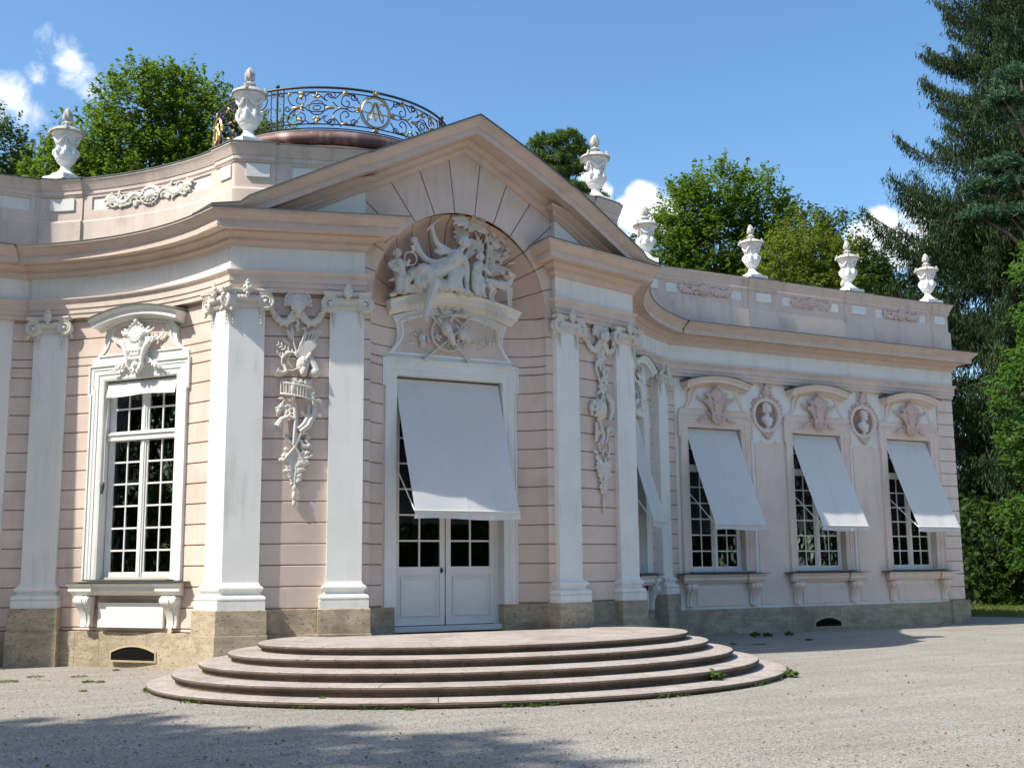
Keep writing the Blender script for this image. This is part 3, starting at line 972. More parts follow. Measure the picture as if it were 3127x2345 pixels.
# pink borders that leave the white fields recessed
spans = [(S2L(-18.5), piers[0][0]), (piers[0][1], piers[1][0]), (piers[1][1], piers[2][0]), (piers[2][1], piers[3][0]), (piers[3][1], piers[4][0]),
         (piers[4][1], piers[5][0]), (piers[5][1], piers[6][0]), (piers[6][1], piers[7][0]), (piers[7][1], piers[8][0])]
field_spans = []
for a, b in spans:
    attic_sweep(a, b, [(-.02,8.64),(.028,8.64),(.028,8.835),(.018,8.845),(-.02,8.845)], AP, 'panel_border', attic)
    attic_sweep(a, b, [(-.02,9.10),(.018,9.10),(.028,9.11),(.028,9.136),(-.02,9.136)], AP, 'panel_border', attic)
    e = .20 if b-a < 6 else .3
    attic_sweep(a, a+e, [(-.02,8.84),(.028,8.84),(.028,9.11),(-.02,9.11)], AP, 'panel_border', attic)
    attic_sweep(b-e, b, [(-.02,8.84),(.028,8.84),(.028,9.11),(-.02,9.11)], AP, 'panel_border', attic)
    field_spans.append((a+e, b-e))
# white tablets on the piers
for i, (a, b) in enumerate(piers):
    if i in (3, 4):
        tabs = [(a+.16, l_c-.12), (l_c+.14, b-.1)] if i == 3 else [(a+.1, l_cr-.14), (l_cr+.12, b-.16)]
    elif i == 8: tabs = [(a+.1, a+.53)]
    else:
        c = (a+b)/2; hwid = min(.27, (b-a)/2-.1); tabs = [(c-hwid, c+hwid)]
    for u, v in tabs:
        attic_sweep(u, v, [(.0,8.85),(.075,8.85),(.08,8.855),(.08,9.095),(.075,9.10),(.0,9.10)], MAT['white_plaster'], 'tablet', attic)

# roof behind the attic
m = MB()
def hip(x0, x1, y0, y1, z, zr, ins):
    m.add([(x0,y0,z),(x1,y0,z),(x1,y1,z),(x0,y1,z),(x0+ins,(y0+y1)/2,zr),(x1-ins,(y0+y1)/2,zr)], [(0,1,5,4),(1,2,5),(2,3,4,5),(3,0,4)])
hip(-18.2, 18.2, 5.6, 15.8, 9.0, 10.3, 4.0)
hip(-6.4, 6.4, 5.4, 14.5, 9.2, 10.9, 3.0)
ra = offset_path(ARC_L, -.7)[1:-2] + [(-3.75,-1.6), (3.75,-1.6)] + offset_path(ARC_R, -.7)[2:-1]
m.add([ST(p[0], p[1], 9.2) for p in ra], [tuple(range(len(ra)))])
m.build('tiled_roof', MAT['tile'], palace)
# copper cupola under the lookout railing
DC, DR = (0.0, 7.6), 2.93
m = MB()
m.lathe([(5.6,9.3),(5.3,9.9),(4.5,10.5),(3.6,10.95),(3.05,11.2),(2.9,11.22)], 72, (DC[0],DC[1],0), cap=False)
dm = m.build('cupola', MAT['copper'], palace, 40)
m = MB(); prof = [(2.9,11.20)] + [(2.86+.22*math.sin(a)+.05, 11.39-.19*math.cos(a)) for a in np.linspace(.3, 2.9, 10)] + [(2.9,11.60),(0.1,11.66)]
m.lathe(prof, 72, (DC[0],DC[1],0), cap=False)
m.build('copper_roll', MAT['copper'], dm, 40)
# ------------------------------------------------------------------ ornament vocabulary (local x right, y = -outward, z up)
class Orn(MB):
    """relief drawn as strokes: coordinates are (x, outward d, z)"""
    def P(self, p): return Vector((p[0], -p[1], p[2]))
    fat = 1.0
    def stroke(self, pts, r, n=7):
        r = [q*self.fat for q in r] if hasattr(r, '__len__') else r*self.fat
        return self.tube([self.P(p) for p in pts], r, n)
    def bl(self, c, r, rx=0.0, ry=0.0):
        """blob; ry turns it in the wall plane"""
        R = Matrix.Rotation(-ry, 3, 'Y') @ Matrix.Rotation(rx, 3, 'X')
        return self.blob(self.P(c), r, R, 9, 6)
    def leaf(self, p, ang, l, w=.35, d=.35):
        c = (p[0]+math.cos(ang)*l*.5, p[1], p[2]+math.sin(ang)*l*.5)
        return self.bl(c, (l*.55, l*w*d+.004, l*w*.5), 0, ang)
    def spiral(self, c, r0, r1, turns, a0, rad_, d=.05, n=22, sgn=1):
        pts = []; rr = []
        for i in range(n+1):
            u = i/n; a = a0 + sgn*2*math.pi*turns*u; r = r0+(r1-r0)*u
            pts.append((c[0]+r*math.cos(a), d, c[1]+r*math.sin(a))); rr.append(rad_*(1-.45*u))
        return self.stroke(pts, rr, 6)
    def spray(self, p, ang, l, n=6, leafl=.08, d=.04, bend=0.0, rng=random):
        """twig with paired leaves"""
        pts = []; a = ang; x, z = p[0], p[1]
        for i in range(n+1):
            pts.append((x, d, z)); a += bend/n
            x += math.cos(a)*l/n; z += math.sin(a)*l/n
        self.stroke(pts, [.014*(1-.6*i/n) for i in range(n+1)], 5)
        for i in range(1, n+1):
            q = pts[i]
            for sg in (-1, 1):
                self.leaf((q[0], d+.012, q[2]), a + sg*(.9-.2*i/n) , leafl*(1.1-.4*i/n)*rng.uniform(.8,1.2), .42)
        return self
    def shell(self, c, r, n=9, a0=0.0, a1=math.pi, d=.03):
        for i in range(n):
            a = a0 + (a1-a0)*(i+.5)/n
            self.bl((c[0]+math.cos(a)*r*.55, d, c[1]+math.sin(a)*r*.55), (r*.5, .035, r*.17), 0, a)
            self.bl((c[0]+math.cos(a)*r*.97, d+.02, c[1]+math.sin(a)*r*.97), (r*.13, .035, r*.17), 0, a)
        return self
    def flower(self, c, r, d=.06, n=5):
        self.bl((c[0], d+r*.3, c[1]), r*.35)
        for i in range(n):
            a = 2*math.pi*i/n + .3
            self.bl((c[0]+math.cos(a)*r*.6, d, c[1]+math.sin(a)*r*.6), (r*.45, r*.28, r*.3), 0, a)
        return self
    def head(self, c, r, d=.1, hair=True, turn=0.0):
        x, z = c
        self.bl((x, d, z), (r*.78, r*.9, r))
        self.bl((x+turn*r*.3, d+r*.80, z-r*.12), (r*.13, r*.22, r*.2))       # nose
        self.bl((x+turn*r*.2, d+r*.62, z-r*.62), (r*.34, r*.3, r*.25))       # chin
        self.bl((x+turn*r*.25, d+r*.68, z-r*.40), (r*.24, r*.16, r*.07))     # mouth
        self.bl((x+turn*r*.2, d+r*.66, z+r*.18), (r*.6, r*.2, r*.1))         # brow
        for sg in (-1, 1):
            self.bl((x+sg*r*.3+turn*r*.2, d+r*.6, z-r*.25), (r*.22, r*.2, r*.22))
        if hair:
            for i in range(11):
                a = -0.2 + (math.pi+.4)*i/10
                self.bl((x+math.cos(a)*r*.85, d+r*.1, z+r*.1+math.sin(a)*r*.95), r*.3)
            for i in range(5):
                a = .5 + (math.pi-1)*i/4
                self.bl((x+math.cos(a)*r*.6, d+r*.5, z+r*.25+math.sin(a)*r*.65), r*.24)
        return self

VARIANT = {}
def place(me, name, mt, parent, M):
    """link a shared mesh; each material gets its own copy of the mesh"""
    k = (me.name, mt.name)
    if k not in VARIANT:
        v = me.copy(); v.materials.clear(); v.materials.append(mt); VARIANT[k] = v
    return link(name, VARIANT[k], None, parent, M)

# ------------------------------------------------------------------ pilasters
def capital_mesh(w=.60):
    o = Orn(); h = w/2
    o.stroke([(-h-.01,.02,.02),(h+.01,.02,.02)], .022, 6)
    o.plate([(-h,.03),(h,.03),(h,.30),(-h,.30)], .02, -.05)
    o.stroke([(-h+.02,.07,.16),(h-.02,.07,.16)], .055, 10)
    for k in range(7):
        x = -h+.1 + k*(w-.2)/6
        o.bl((x, .10, .16), (.022, .035, .055), 0, .35)
    for sg in (-1, 1):
        cx, cz = sg*(h+.015), .095
        o.plate([(cx+.148*math.cos(a), cz+.148*math.sin(a)) for a in np.linspace(0, 2*math.pi, 20, endpoint=False)], .02, -.075)
        o.spiral((cx, cz), .145, .022, 2.2, math.pi/2, .030, .10, 48, -sg)
        o.bl((cx, .115, cz), .034)
        o.stroke([(sg*(h-.1),.085,.235),(cx,.09,cz+.145)], .03, 6)
        # acanthus behind the volute and a string of husks below
        o.leaf((cx+sg*.09, .05, .0), -1.57+sg*.5, .12, .6)
        for k in range(5):
            o.bl((sg*(h-.06), .035+.0*k, -.045-.062*k), (.034-.004*k, .03-.003*k, .036-.003*k))
    # concave abacus
    vs = []; n = 14
    out = []
    for i in range(n+1):
        u = -1 + 2*i/n
        out.append((u*(h+.125), .16 - .075*(1-u*u)))
    for z0, z1, ex in ((.25, .28, 0.0), (.28, .315, .02)):
        k = len(out)
        pl = [(x*(1+ex), -(d+ex), z0) for x, d in out] + [(out[-1][0], .02, z0), (out[0][0], .02, z0)]
        pu = [(x*(1+ex), -(d+ex), z1) for x, d in out] + [(out[-1][0], .02, z1), (out[0][0], .02, z1)]
        kk = len(pl)
        o.add(pl+pu, [tuple(range(kk)), tuple(range(2*kk-1, kk-1, -1))] + [(i, (i+1) % kk, kk+(i+1) % kk, kk+i) for i in range(kk)])
    # flower on the abacus
    for k, (x, z, r) in enumerate(((0,.30,.06),(-.05,.33,.045),(.05,.33,.045),(0,.22,.05),(-.045,.26,.04),(.045,.26,.04),(0,.38,.045),(0,.45,.03),(-.03,.41,.03),(.03,.41,.03))):
        o.bl((x, .15, z), (r*.8, r*.9, r))
    return remesh(o, .008, 1, 'capital')
CAPITAL = capital_mesh()
PBASE = [(0,1.52),(.02,1.485),(.025,1.465),(.045,1.455),(.075,1.44),(.085,1.415),(.078,1.385),(.05,1.37),(.042,1.355),(.035,1.335),(.042,1.315),(.062,1.30),(.10,1.29),(.12,1.265),(.122,1.235),(.10,1.205),(.118,1.20),(.118,1.06),(-.1,1.06)][::-1]
def pilaster(face, bottom=0.0, caps=((0, None),)):
    """face: plan polyline of the pilaster's front, left to right"""
    mi = miters(face)
    inn = lambda p, n_: (p[0]-n_[0]*.22, p[1]-n_[1]*.22)
    path = [inn(face[0], mi[0])] + list(face) + [inn(face[-1], mi[-1])]
    m = MB(); sweep(m, path, [(.0,1.50),(0,6.40),(-.1,6.42)])
    sh = m.build('pilaster', MAT['white_plaster'], palace, 28, fix=False)
    m = MB(); sweep(m, path, PBASE); m.build('pilaster_base', MAT['white_plaster'], sh, 35, fix=False)
    m = MB(); sweep(m, path, [(-.2,Z0+.003),(.145,Z0+.003),(.145,Z1-.012),(.135,Z1+.001),(-.2,Z1+.001)]); m.build('stone_block', MAT['plinth_stone'], sh, 28, fix=False)
    m = MB(); sweep(m, path, [(-.2,-.1),(.165,-.1),(.165,Z0-.012),(.155,Z0),(-.2,Z0)]); m.build('stone_block', MAT['plinth_stone'], sh, 28, fix=False)
    for a, b in zip(face, face[1:]):
        l = math.hypot(b[0]-a[0], b[1]-a[1])
        if l < .25: continue
        M = wall_frame((a[0]+b[0])/2, (a[1]+b[1])/2, b[0]-a[0], b[1]-a[1], 6.31)
        sc = min(1.0, l/.60) if l < .5 else 1.0
        M = M @ Matrix.Diagonal((sc, 1, 1, 1))
        place(CAPITAL, 'capital', MAT['stucco'], sh, M)
    return sh
aL = clip_path(ARC_L, path_len(ARC_L)-.58, path_len(ARC_L)); aR = clip_path(ARC_R, 0, .58)
aL = [aL[0], aL[-1]]; aR = [aR[0], aR[-1]]
pilaster([(-7.05,-4.69), (-6.49,-4.325)])                                  # P0
pilaster([aL[0], A_L, (-3.68,-.4864)])                                     # folded corner pilaster
pilaster([(-2.585,-.1693), (-2.0,.0)])
pilaster([(2.0,.0), (2.62,-.1795)])
pilaster([(3.72,-.498), A_R, aR[1]])
pilaster([(7.46,-4.30), (8.0,-4.67)])                                      # P5

# ------------------------------------------------------------------ windows
def fluted_console():
    """S-scroll bracket, x width .30, height .56, top at z=0"""
    prof = [(.02,0),(.20,0),(.235,-.04),(.245,-.09),(.225,-.14),(.18,-.19),(.14,-.26),(.105,-.34),(.085,-.42),(.08,-.50),(.10,-.535),(.10,-.56),(.0,-.56),(.0,0)]
    m = MB()
    xs = [(-.15,-.08),(-.055,.055),(.08,.15)]
    def taper(z): return 1 - .30*(-z/.56)
    for k, (x0, x1) in enumerate(((-.15,-.065),(-.06,.06),(.065,.15))):
        vs = []; n = len(prof)
        ex = .015 if k == 1 else 0
        for x in (x0, x1):
            for d, z in prof: vs.append((x*taper(z), -(d+ex*(d > .01)), z))
        m.add(vs, [tuple(range(n)), tuple(range(2*n-1, n-1, -1))] + [(i, (i+1) % n, n+(i+1) % n, n+i) for i in range(n)])
    for sg in (-1, 1):
        m.tube([(sg*.13,-.16,-.085),(sg*.175,-.16,-.085)], .075, 14)
        m.tube([(sg*.17,-.16,-.085),(sg*.185,-.16,-.085)], .035, 10)
    return m.mesh('console', 40)
CONSOLE = fluted_console()

def cartouche():
    """rocaille shield over a window; z relative to 5.50, height .92"""
    o = Orn()
    sh = [(-.16,.02),(-.17,.2),(-.24,.36),(-.33,.46),(-.30,.56),(-.2,.6),(0,.62),(.2,.6),(.30,.56),(.33,.46),(.24,.36),(.17,.2),(.16,.02),(0,-.04)]
    o.plate(sh, .03, -.10)
    o.bl((0,.06,.3), (.17,.09,.3))
    for r in range(5):
        for c in range(4 - r % 2):
            o.bl(((c-1.5+.5*(r % 2))*.075, .145-.012*abs(r-2), .16+r*.075), (.045,.025,.045))
    for sg in (-1, 1):
        o.stroke([(sg*.34,.09,.52),(sg*.30,.12,.42),(sg*.22,.13,.30),(sg*.175,.13,.15),(sg*.17,.12,.02),(sg*.12,.10,-.05),(sg*.06,.1,-.02)], [.04,.05,.045,.04,.04,.035,.025])
        o.spiral((sg*.36,.50), .07, .015, 1.2, math.pi if sg > 0 else 0, .03, .10, 14, sg)
        o.spray((sg*.38,.47), .25 if sg > 0 else math.pi-.25, .26, 5, .09, .05, .5*sg)
        for k in range(11):
            u = k/10
            o.flower((sg*(.16+.34*u+random.uniform(-.02,.02)), .16-.14*u+random.uniform(-.05,.08)*(1-u)), .05*(1-.35*u), .06)
            o.leaf((sg*(.2+.3*u), .06, .1-.1*u), random.uniform(-3,3), .08, .5)
        o.spray((sg*.46,-.02), -.1 if sg > 0 else math.pi+.1, .14, 3, .06, .05)
        o.stroke([(sg*.10,.10,.60),(sg*.2,.11,.66),(sg*.28,.1,.62),(sg*.34,.08,.66),(sg*.40,.07,.72)], [.045,.045,.04,.03,.015])
        o.leaf((sg*.22,.1,.64), .9 if sg > 0 else math.pi-.9, .14, .5)
    o.shell((0,.62), .21, 9, -.15, math.pi+.15, .10)
    o.shell((0,.64), .17, 7, math.pi+.2, 2*math.pi-.2, .12)
    o.bl((0,.10,.64), (.11,.06,.10))
    o.bl((0,.12,.86), (.05,.06,.06)); o.bl((0,.1,.03), (.06,.06,.06))
    o.leaf((-.02,.1,-.03), -2.0, .12, .5); o.leaf((.02,.1,-.03), -1.1, .12, .5)
    return remesh(o, .0105, 1, 'cartouche')
CARTOUCHE = cartouche()

# casement timber and pane layout, shared by all windows (local, glass plane y=+.2)
def casement_layout():
    hw = HW-.02
    panes = []; bars = MB()
    y0, y1 = .16, .225
    fr = .085
    bars.box(-hw, -hw+fr, y0, y1, OZ0, OZ1); bars.box(hw-fr, hw, y0, y1, OZ0, OZ1)
    bars.box(-hw, hw, y0+.002, y1, OZ0-.02, OZ0+.10); bars.box(-hw, hw, y0+.002, y1, OZ1-.09, OZ1)
    bars.box(-hw, hw, y0-.06, y1, 4.17, 4.33); bars.box(-hw, hw, y0-.085, y1-.01, 4.27, 4.305)
    bars.box(-.055, .055, y0-.012, y1, OZ0, OZ1); bars.box(-.022, .022, y0-.028, y1, OZ0+.02, OZ1)
    xin0, xin1 = .055, hw-fr
    for (za, zb, rows) in ((OZ0+.10, 4.17, 6), (4.33, OZ1-.09, 2)):
        h = (zb-za)/rows
        for sg in (-1, 1):
            st = .04
            a, b = (xin0, xin1) if sg > 0 else (-xin1, -xin0)
            bars.box(a, a+st, y0+.012, y1, za, zb); bars.box(b-st, b, y0+.012, y1, za, zb)
            a += st; b -= st
            c = (a+b)/2
            bars.box(c-.014, c+.014, y0+.02, y1-.005, za, zb)
            for k in range(rows+1):
                z = za + h*k
                bars.box(a, b, y0+.018, y1-.005, z-.016, z+.016)
            for k in range(rows):
                for (u, v) in ((a, c), (c, b)):
                    panes.append(((u+v)/2, za+h*(k+.5), (v-u), h))
    return bars.mesh('glazing_bars'), panes
BARS, PANES = casement_layout()
PANE_ME = {}
def pane_mesh(w, h):
    k = (round(w, 3), round(h, 3))
    if k not in PANE_ME:
        m = MB(); m.box(-w/2+.004, w/2-.004, -.002, .002, -h/2+.004, h/2-.004)
        PANE_ME[k] = m.mesh('pane'); PANE_ME[k].materials.append(MAT['window_glass'])
    return PANE_ME[k]

def window_unit(parent, M, white, ornament=True, curtain=False):
    cm = MAT['white_plaster'] if white else MAT['pink_wing']
    fm = PK if white else MAT['white_plaster']
    om = MAT['stucco_white'] if white else MAT['stucco_pink']
    # casing with ears
    m = MB()
    HX, EX, EZ, TZ = 1.165, 1.215, 5.03, 5.62
    path = [(-HX, 1.56), (-HX, EZ), (-EX, EZ+.001), (-EX, TZ), (EX, TZ), (EX, EZ+.001), (HX, EZ), (HX, 1.56)]
    sweep_xz(m, path, [(0,-.12),(0,.085),(-.035,.085),(-.035,.065),(-.10,.06),(-.12,.045),(-.12,-.12)])
    ip = [(-.995, 1.56), (-.995, 5.43), (.995, 5.43), (.995, 1.56)]
    sweep_xz(m, ip, [(.18,-.12),(.18,.05),(.0,.045),(-.0,.03),(-.085,.03),(-.12,.012),(-.12,-.24)])
    cas = m.build('window', cm, parent, 30, M=M)
    # neck panel between casing and hood
    def neck(ins, top):
        L_ = [(-1.17+ins*1.6, 5.63+ins), (-1.17+ins*1.6, 5.745), (-1.02+ins*.8, 5.80), (-.92+ins, 5.90), (-.875+ins, 6.02), (-.865+ins, 6.12), (-.875+ins, 6.20)]
        if ins > 0: L_ = [(-.98+.06, 5.80), (-.90+.06, 5.86), (-.83+.06, 5.95), (-.79+.06, 6.04), (-.775+.06, 6.13)]
        T_ = []
        x0 = L_[-1][0]
        for i in range(1, 12):
            x = x0*(1-2*i/12); T_.append((x, top(x)))
        return L_ + T_ + [(-x, z) for x, z in L_[::-1]]
    hood_z = lambda x: 6.275 + .175*(1-(x/1.02)**2)
    m = MB(); m.plate(neck(0, lambda x: hood_z(x)+.02), .12, -.05); nk = m.build('frieze_panel', cm, cas, 25)
    m = MB()
    half = neck(.1, lambda x: hood_z(x)-.085)
    m.plate([(x, z) for x, z in half], .0, -.056); m.build('panel_field', fm, cas, 25)
    m = MB()
    sweep_xz(m, half, [(0,.0),(0,.075),(.035,.072),(.035,.0)], closed=True); m.build('panel_moulding', cm, cas, 30)
    # curved hood
    m = MB()
    hp = [(x, hood_z(x)) for x in np.linspace(-1.0, 1.0, 25)]
    sweep_xz(m, hp, [(-.03,0),(-.03,.07),(0,.09),(.015,.13),(.035,.16),(.04,.25),(.03,.255),(.03,.27),(.11,.27),(.115,.285),(.135,.30),(.16,.335),(.175,.345),(.19,.345),(.19,0)])
    m.build('hood', cm, cas, 30)
    m = MB(); hp2 = [(x*1.018, hood_z(x)) for x in np.linspace(-1.0, 1.0, 25)]
    sweep_xz(m, hp2, [(.188,0),(.188,.36),(.205,.36),(.24,0)]); m.build('hood_flashing', MAT['lead'], cas, 30)
    if ornament:
        place(CARTOUCHE, 'cartouche', om, cas, Matrix.Translation((0,-.055,5.50)))
    # sill with blocks over the consoles
    SP = [(1.30,.0),(1.30,.12),(1.32,.14),(1.345,.15),(1.36,.19),(1.375,.20),(1.45,.20),(1.46,.22),(1.485,.245),(1.515,.255),(1.53,.0)]
    def sill_seg(x0, x1, ex, mb):
        vs = []; n = len(SP)
        e = .0
        for x in (x0, x1):
            for z, d in SP: vs.append((x + (d*.45+.02 if x == x1 else -d*.45-.02)*(1 if ex else 0), -(d+(ex if d > .01 else 0)), z))
        mb.add(vs, [tuple(range(n)), tuple(range(2*n-1, n-1, -1))] + [(i, (i+1) % n, n+(i+1) % n, n+i) for i in range(n)])
    m = MB(); sill_seg(-.9, .9, 0, m); sill_seg(-1.20, -.86, .05, m); sill_seg(.86, 1.20, .05, m)
    m.build('sill', cm, cas, 30)
    m = MB(); m.box(-1.40, 1.40, -.325, .0, 1.531, 1.546); m.box(-1.0, 1.0, -.30, .2, 1.546, 1.575, Matrix.Rotation(-.04, 4, 'X') @ Matrix.Translation((0,0,.0))); m.build('sill_flashing', MAT['lead'], cas)
    for sg in (-1, 1): place(CONSOLE, 'console', cm, cas, Matrix.Translation((sg*1.02, -.0, 1.285)))
    m = MB(); m.plate([(-.765,.72),(.765,.72),(.765,1.165),(-.765,1.165)], .03, -.028); m.build('apron_panel', fm if white is None else (MAT['white_plaster'] if white else MAT['pink_wing']), cas)
    # casements and panes
    b = link('glazing_bars', BARS, MAT['white_paint'], cas)
    for (x, z, w, h) in PANES:
        link('pane', pane_mesh(w, h), None, cas, Matrix.Translation((x, .20, z)) @ Matrix.Rotation(random.uniform(-.012,.012), 4, 'X') @ Matrix.Rotation(random.uniform(-.012,.012), 4, 'Z'))
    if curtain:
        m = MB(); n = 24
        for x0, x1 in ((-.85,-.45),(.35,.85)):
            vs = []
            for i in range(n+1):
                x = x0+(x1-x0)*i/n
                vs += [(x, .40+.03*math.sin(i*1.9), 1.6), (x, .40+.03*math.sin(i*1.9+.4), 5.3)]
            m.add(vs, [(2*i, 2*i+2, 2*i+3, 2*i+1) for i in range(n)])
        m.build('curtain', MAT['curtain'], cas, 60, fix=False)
    return cas

WIN = []
# the three wing windows: build one, copy it
w0 = window_unit(palace, wall_frame(WINS_R[0], TWALL, 1, 0), False, True, True)
WIN.append(w0)
for s in WINS_R[1:] + WINS_L[:2]:
    WIN.append(copy_tree(w0, palace, wall_frame(s, TWALL, 1, 0)))
wl = window_unit(palace, wall_frame(wc_L[0], wc_L[1], *wd_L), True, True, True)
wr = copy_tree(wl, palace, wall_frame(6.15, -3.385, *wd_R))

# tall pink wall panels and roundel niches between the wing windows
for r in ROUNDELS:
    x0, x1 = r-.44, r+.53
    c = (x0+x1)/2; hw = (x1-x0)/2
    top = [(-hw, 4.98), (-hw*.72, 4.99), (-hw*.6, 5.035), (-hw*.5, 5.05), (-hw*.38, 5.0), (-hw*.2, 4.965), (0, 4.955)]
    outl = [(-hw, .73)] + [(hw, .73)] + [(-x, z) for x, z in top] + top[::-1][1:]
    m = MB(); m.plate(outl, .03, -.02)
    m.build('wall_panel', MAT['pink_wing'], palace, M=wall_frame(c, TWALL, 1, 0))
    # niche
    m = MB(); vs = []; n = 40; k = 8
    for i in range(k+1):
        ph = math.pi/2*i/k
        for j in range(n):
            a = 2*math.pi*j/n; q = RR*1.01*math.cos(ph)
            vs.append((q*math.cos(a), .30*math.sin(ph)+.0, 5.74+q*math.sin(a)))
    m.add(vs, [(i*n+j, i*n+(j+1) % n, (i+1)*n+(j+1) % n, (i+1)*n+j) for i in range(k) for j in range(n)])
    nich = m.build('roundel_niche', MAT['stucco_pink'], palace, 60, M=wall_frame(r, TWALL, 1, 0))
    m = MB(); ring = [(.455*math.cos(a), 5.74+.44*math.sin(a)) for a in np.linspace(0, -2*math.pi, 40, endpoint=False)]
    sweep_xz(m, ring, [(.05,-.02),(.05,.04),(.02,.06),(-.02,.055),(-.06,.03),(-.075,-.02)], closed=True)
    m.build('roundel_frame', MAT['pink_wing'], nich, 40)
    o = Orn()
    o.shell((0,6.30), .13, 7, -.1, math.pi+.1, .04); o.bl((0,.05,6.42), (.10,.05,.16)); o.bl((0,.06,6.56),(.045,.04,.06))
    o.plate([(-.07,6.15),(.07,6.15),(.10,6.4),(-.10,6.4)], 0, -.05)
    for sg in (-1, 1):
        o.stroke([(sg*.05,.05,6.22),(sg*.14,.06,6.25),(sg*.2,.05,6.32)], [.03,.025,.012]); o.spiral((sg*.20,6.22), .06, .01, 1.2, math.pi/2, .02, .05, 12, -sg)
        o.leaf((sg*.12,.05,6.44), .9 if sg > 0 else 2.2, .13, .45); o.leaf((sg*.10,.05,6.36), .3 if sg > 0 else 2.8, .13, .4)
        for k2 in range(8):
            a = 1.15-.20*k2
            x, z = sg*.50*math.cos(a), 5.74+.49*math.sin(a)
            o.leaf((x, .03, z), (a if sg > 0 else math.pi-a)+random.uniform(-.6,.6), random.uniform(.08,.13), .5)
            o.bl((x, .04, z), .028)
        o.stroke([(sg*.2,.05,5.30),(sg*.1,.06,5.20),(sg*.02,.05,5.14),(sg*.05,.04,5.08)], [.03,.04,.035,.015])
    o.bl((0,.05,5.22), (.08,.05,.07))
    place(remesh(o, .011, 1, 'roundel_ornament'), 'roundel_ornament', MAT['stucco_pink'], nich, Matrix.Identity(4))

# cellar vents in the plinth
def vent(M, w, h, rise):
    n = 12
    arc = [(-w/2 + w*i/n, h + rise*(1-(2*i/n-1)**2)) for i in range(n+1)]
    outl = [(-w/2,0),(w/2,0)] + arc[::-1]
    m = MB(); m.plate(outl, .05, -.012); f = m.build('cellar_vent', MAT['vent_dark'], palace, M=M)
    m = MB(); sweep_xz(m, outl[::-1], [(0,-.01),(0,.025),(.035,.02),(.035,-.01)], closed=True); m.build('vent_frame', MAT['vent_stone'], f, 30)
mat('vent_dark', (.012,.012,.011), 1.0, spec=0.0)
mat('vent_stone', (.50,.40,.26), .9, (.42,.33,.21), 6)
vent(wall_frame(13.25, TWALL+.05, 1, 0, .10), .92, .10, .12)
pv = clip_path(bayL, near_len(bayL, (-5.27,-2.9))-.02, near_len(bayL, (-5.27,-2.9))+.02)
vent(wall_frame(pv[0][0]-.04-.03, pv[0][1]+.03+.03, *wd_L, .14), 1.02, .13, .11)
# ------------------------------------------------------------------ door in the niche
DT = -.60                                # casing plane
DM = wall_frame(0, DT, 1, 0)
DHW, DTOP = 1.115, 5.29
m = MB()
path = [(-1.37, Z1-.02), (-1.37, 5.09), (-1.43, 5.091), (-1.43, 5.62), (1.43, 5.62), (1.43, 5.091), (1.37, 5.09), (1.37, Z1-.02)]
sweep_xz(m, path, [(0,-.3),(0,.09),(-.03,.09),(-.03,.065),(-.10,.06),(-.12,.045),(-.12,-.3)])
ip = [(-1.22, Z1-.02), (-1.22, 5.41), (1.22, 5.41), (1.22, Z1-.02)]
sweep_xz(m, ip, [(.19,-.3),(.19,.052),(.0,.045),(0,.03),(-.07,.03),(-.105,.012),(-.105,-.34)])
door = m.build('entrance_door', MAT['white_plaster'], palace, 30, M=DM)
# flanking top panel above casing
bars = MB(); panes = []
y0, y1 = .26, .33
bars.box(-DHW, -DHW+.07, y0-.02, y1, ZP, DTOP); bars.box(DHW-.07, DHW, y0-.02, y1, ZP, DTOP); bars.box(-DHW, DHW, y0-.02, y1, DTOP-.07, DTOP)
bars.build('door_frame', MAT['white_paint'], door)
for sg in (-1, 1):
    lf = MB()
    a, b = (.012, DHW-.07) if sg > 0 else (-DHW+.07, -.012)
    zb, zt = ZP+.09, DTOP-.07
    lf.box(a, a+.10, y0, y1, zb, zt); lf.box(b-.10, b, y0, y1, zb, zt)
    lf.box(a, b, y0+.001, y1, zb, zb+.12); lf.box(a, b, y0+.001, y1, zt-.1, zt); lf.box(a, b, y0+.001, y1, 1.62, 1.76)
    # raised lower panel
    pa, pb, pz0, pz1 = a+.10, b-.10, zb+.12, 1.62
    lf.box(pa, pb, y0+.025, y1, pz0, pz1)
    sweep_xz(lf, [(pa+.05,pz0+.05),(pa+.05,pz1-.05),(pb-.05,pz1-.05),(pb-.05,pz0+.05)], [(0,-y0-.03),(0,-y0+.005),(-.03,-y0-.004),(-.045,-y0-.03)], closed=True)
    leaf = lf.build('door_leaf', MAT['white_paint'], door, 30)
    br = MB()
    a, b = a+.10, b-.10; c = (a+b)/2
    br.box(c-.016, c+.016, y0+.012, y1-.01, 1.76, zt-.1)
    rows = 7; h = (zt-.1-1.76)/rows
    for k in range(1, rows): br.box(a, b, y0+.010, y1-.01, 1.76+h*k-.016, 1.76+h*k+.016)
    br.build('glazing_bars', MAT['white_paint'], door)
    for k in range(rows):
        for u, v in ((a, c), (c, b)):
            link('pane', pane_mesh(v-u, h), None, door, Matrix.Translation(((u+v)/2, .295, 1.76+h*(k+.5))))
m = MB(); m.box(-DHW-.03, DHW+.03, .10, .34, ZP-.02, ZP+.075); m.build('threshold', MAT['white_paint'], door)
m = MB(); m.blob((-.085,.225,1.69), (.03,.03,.035)); m.box(-.10,-.07,.24,.262,1.64,1.74); m.build('door_knob', MAT['iron'], door, 60)
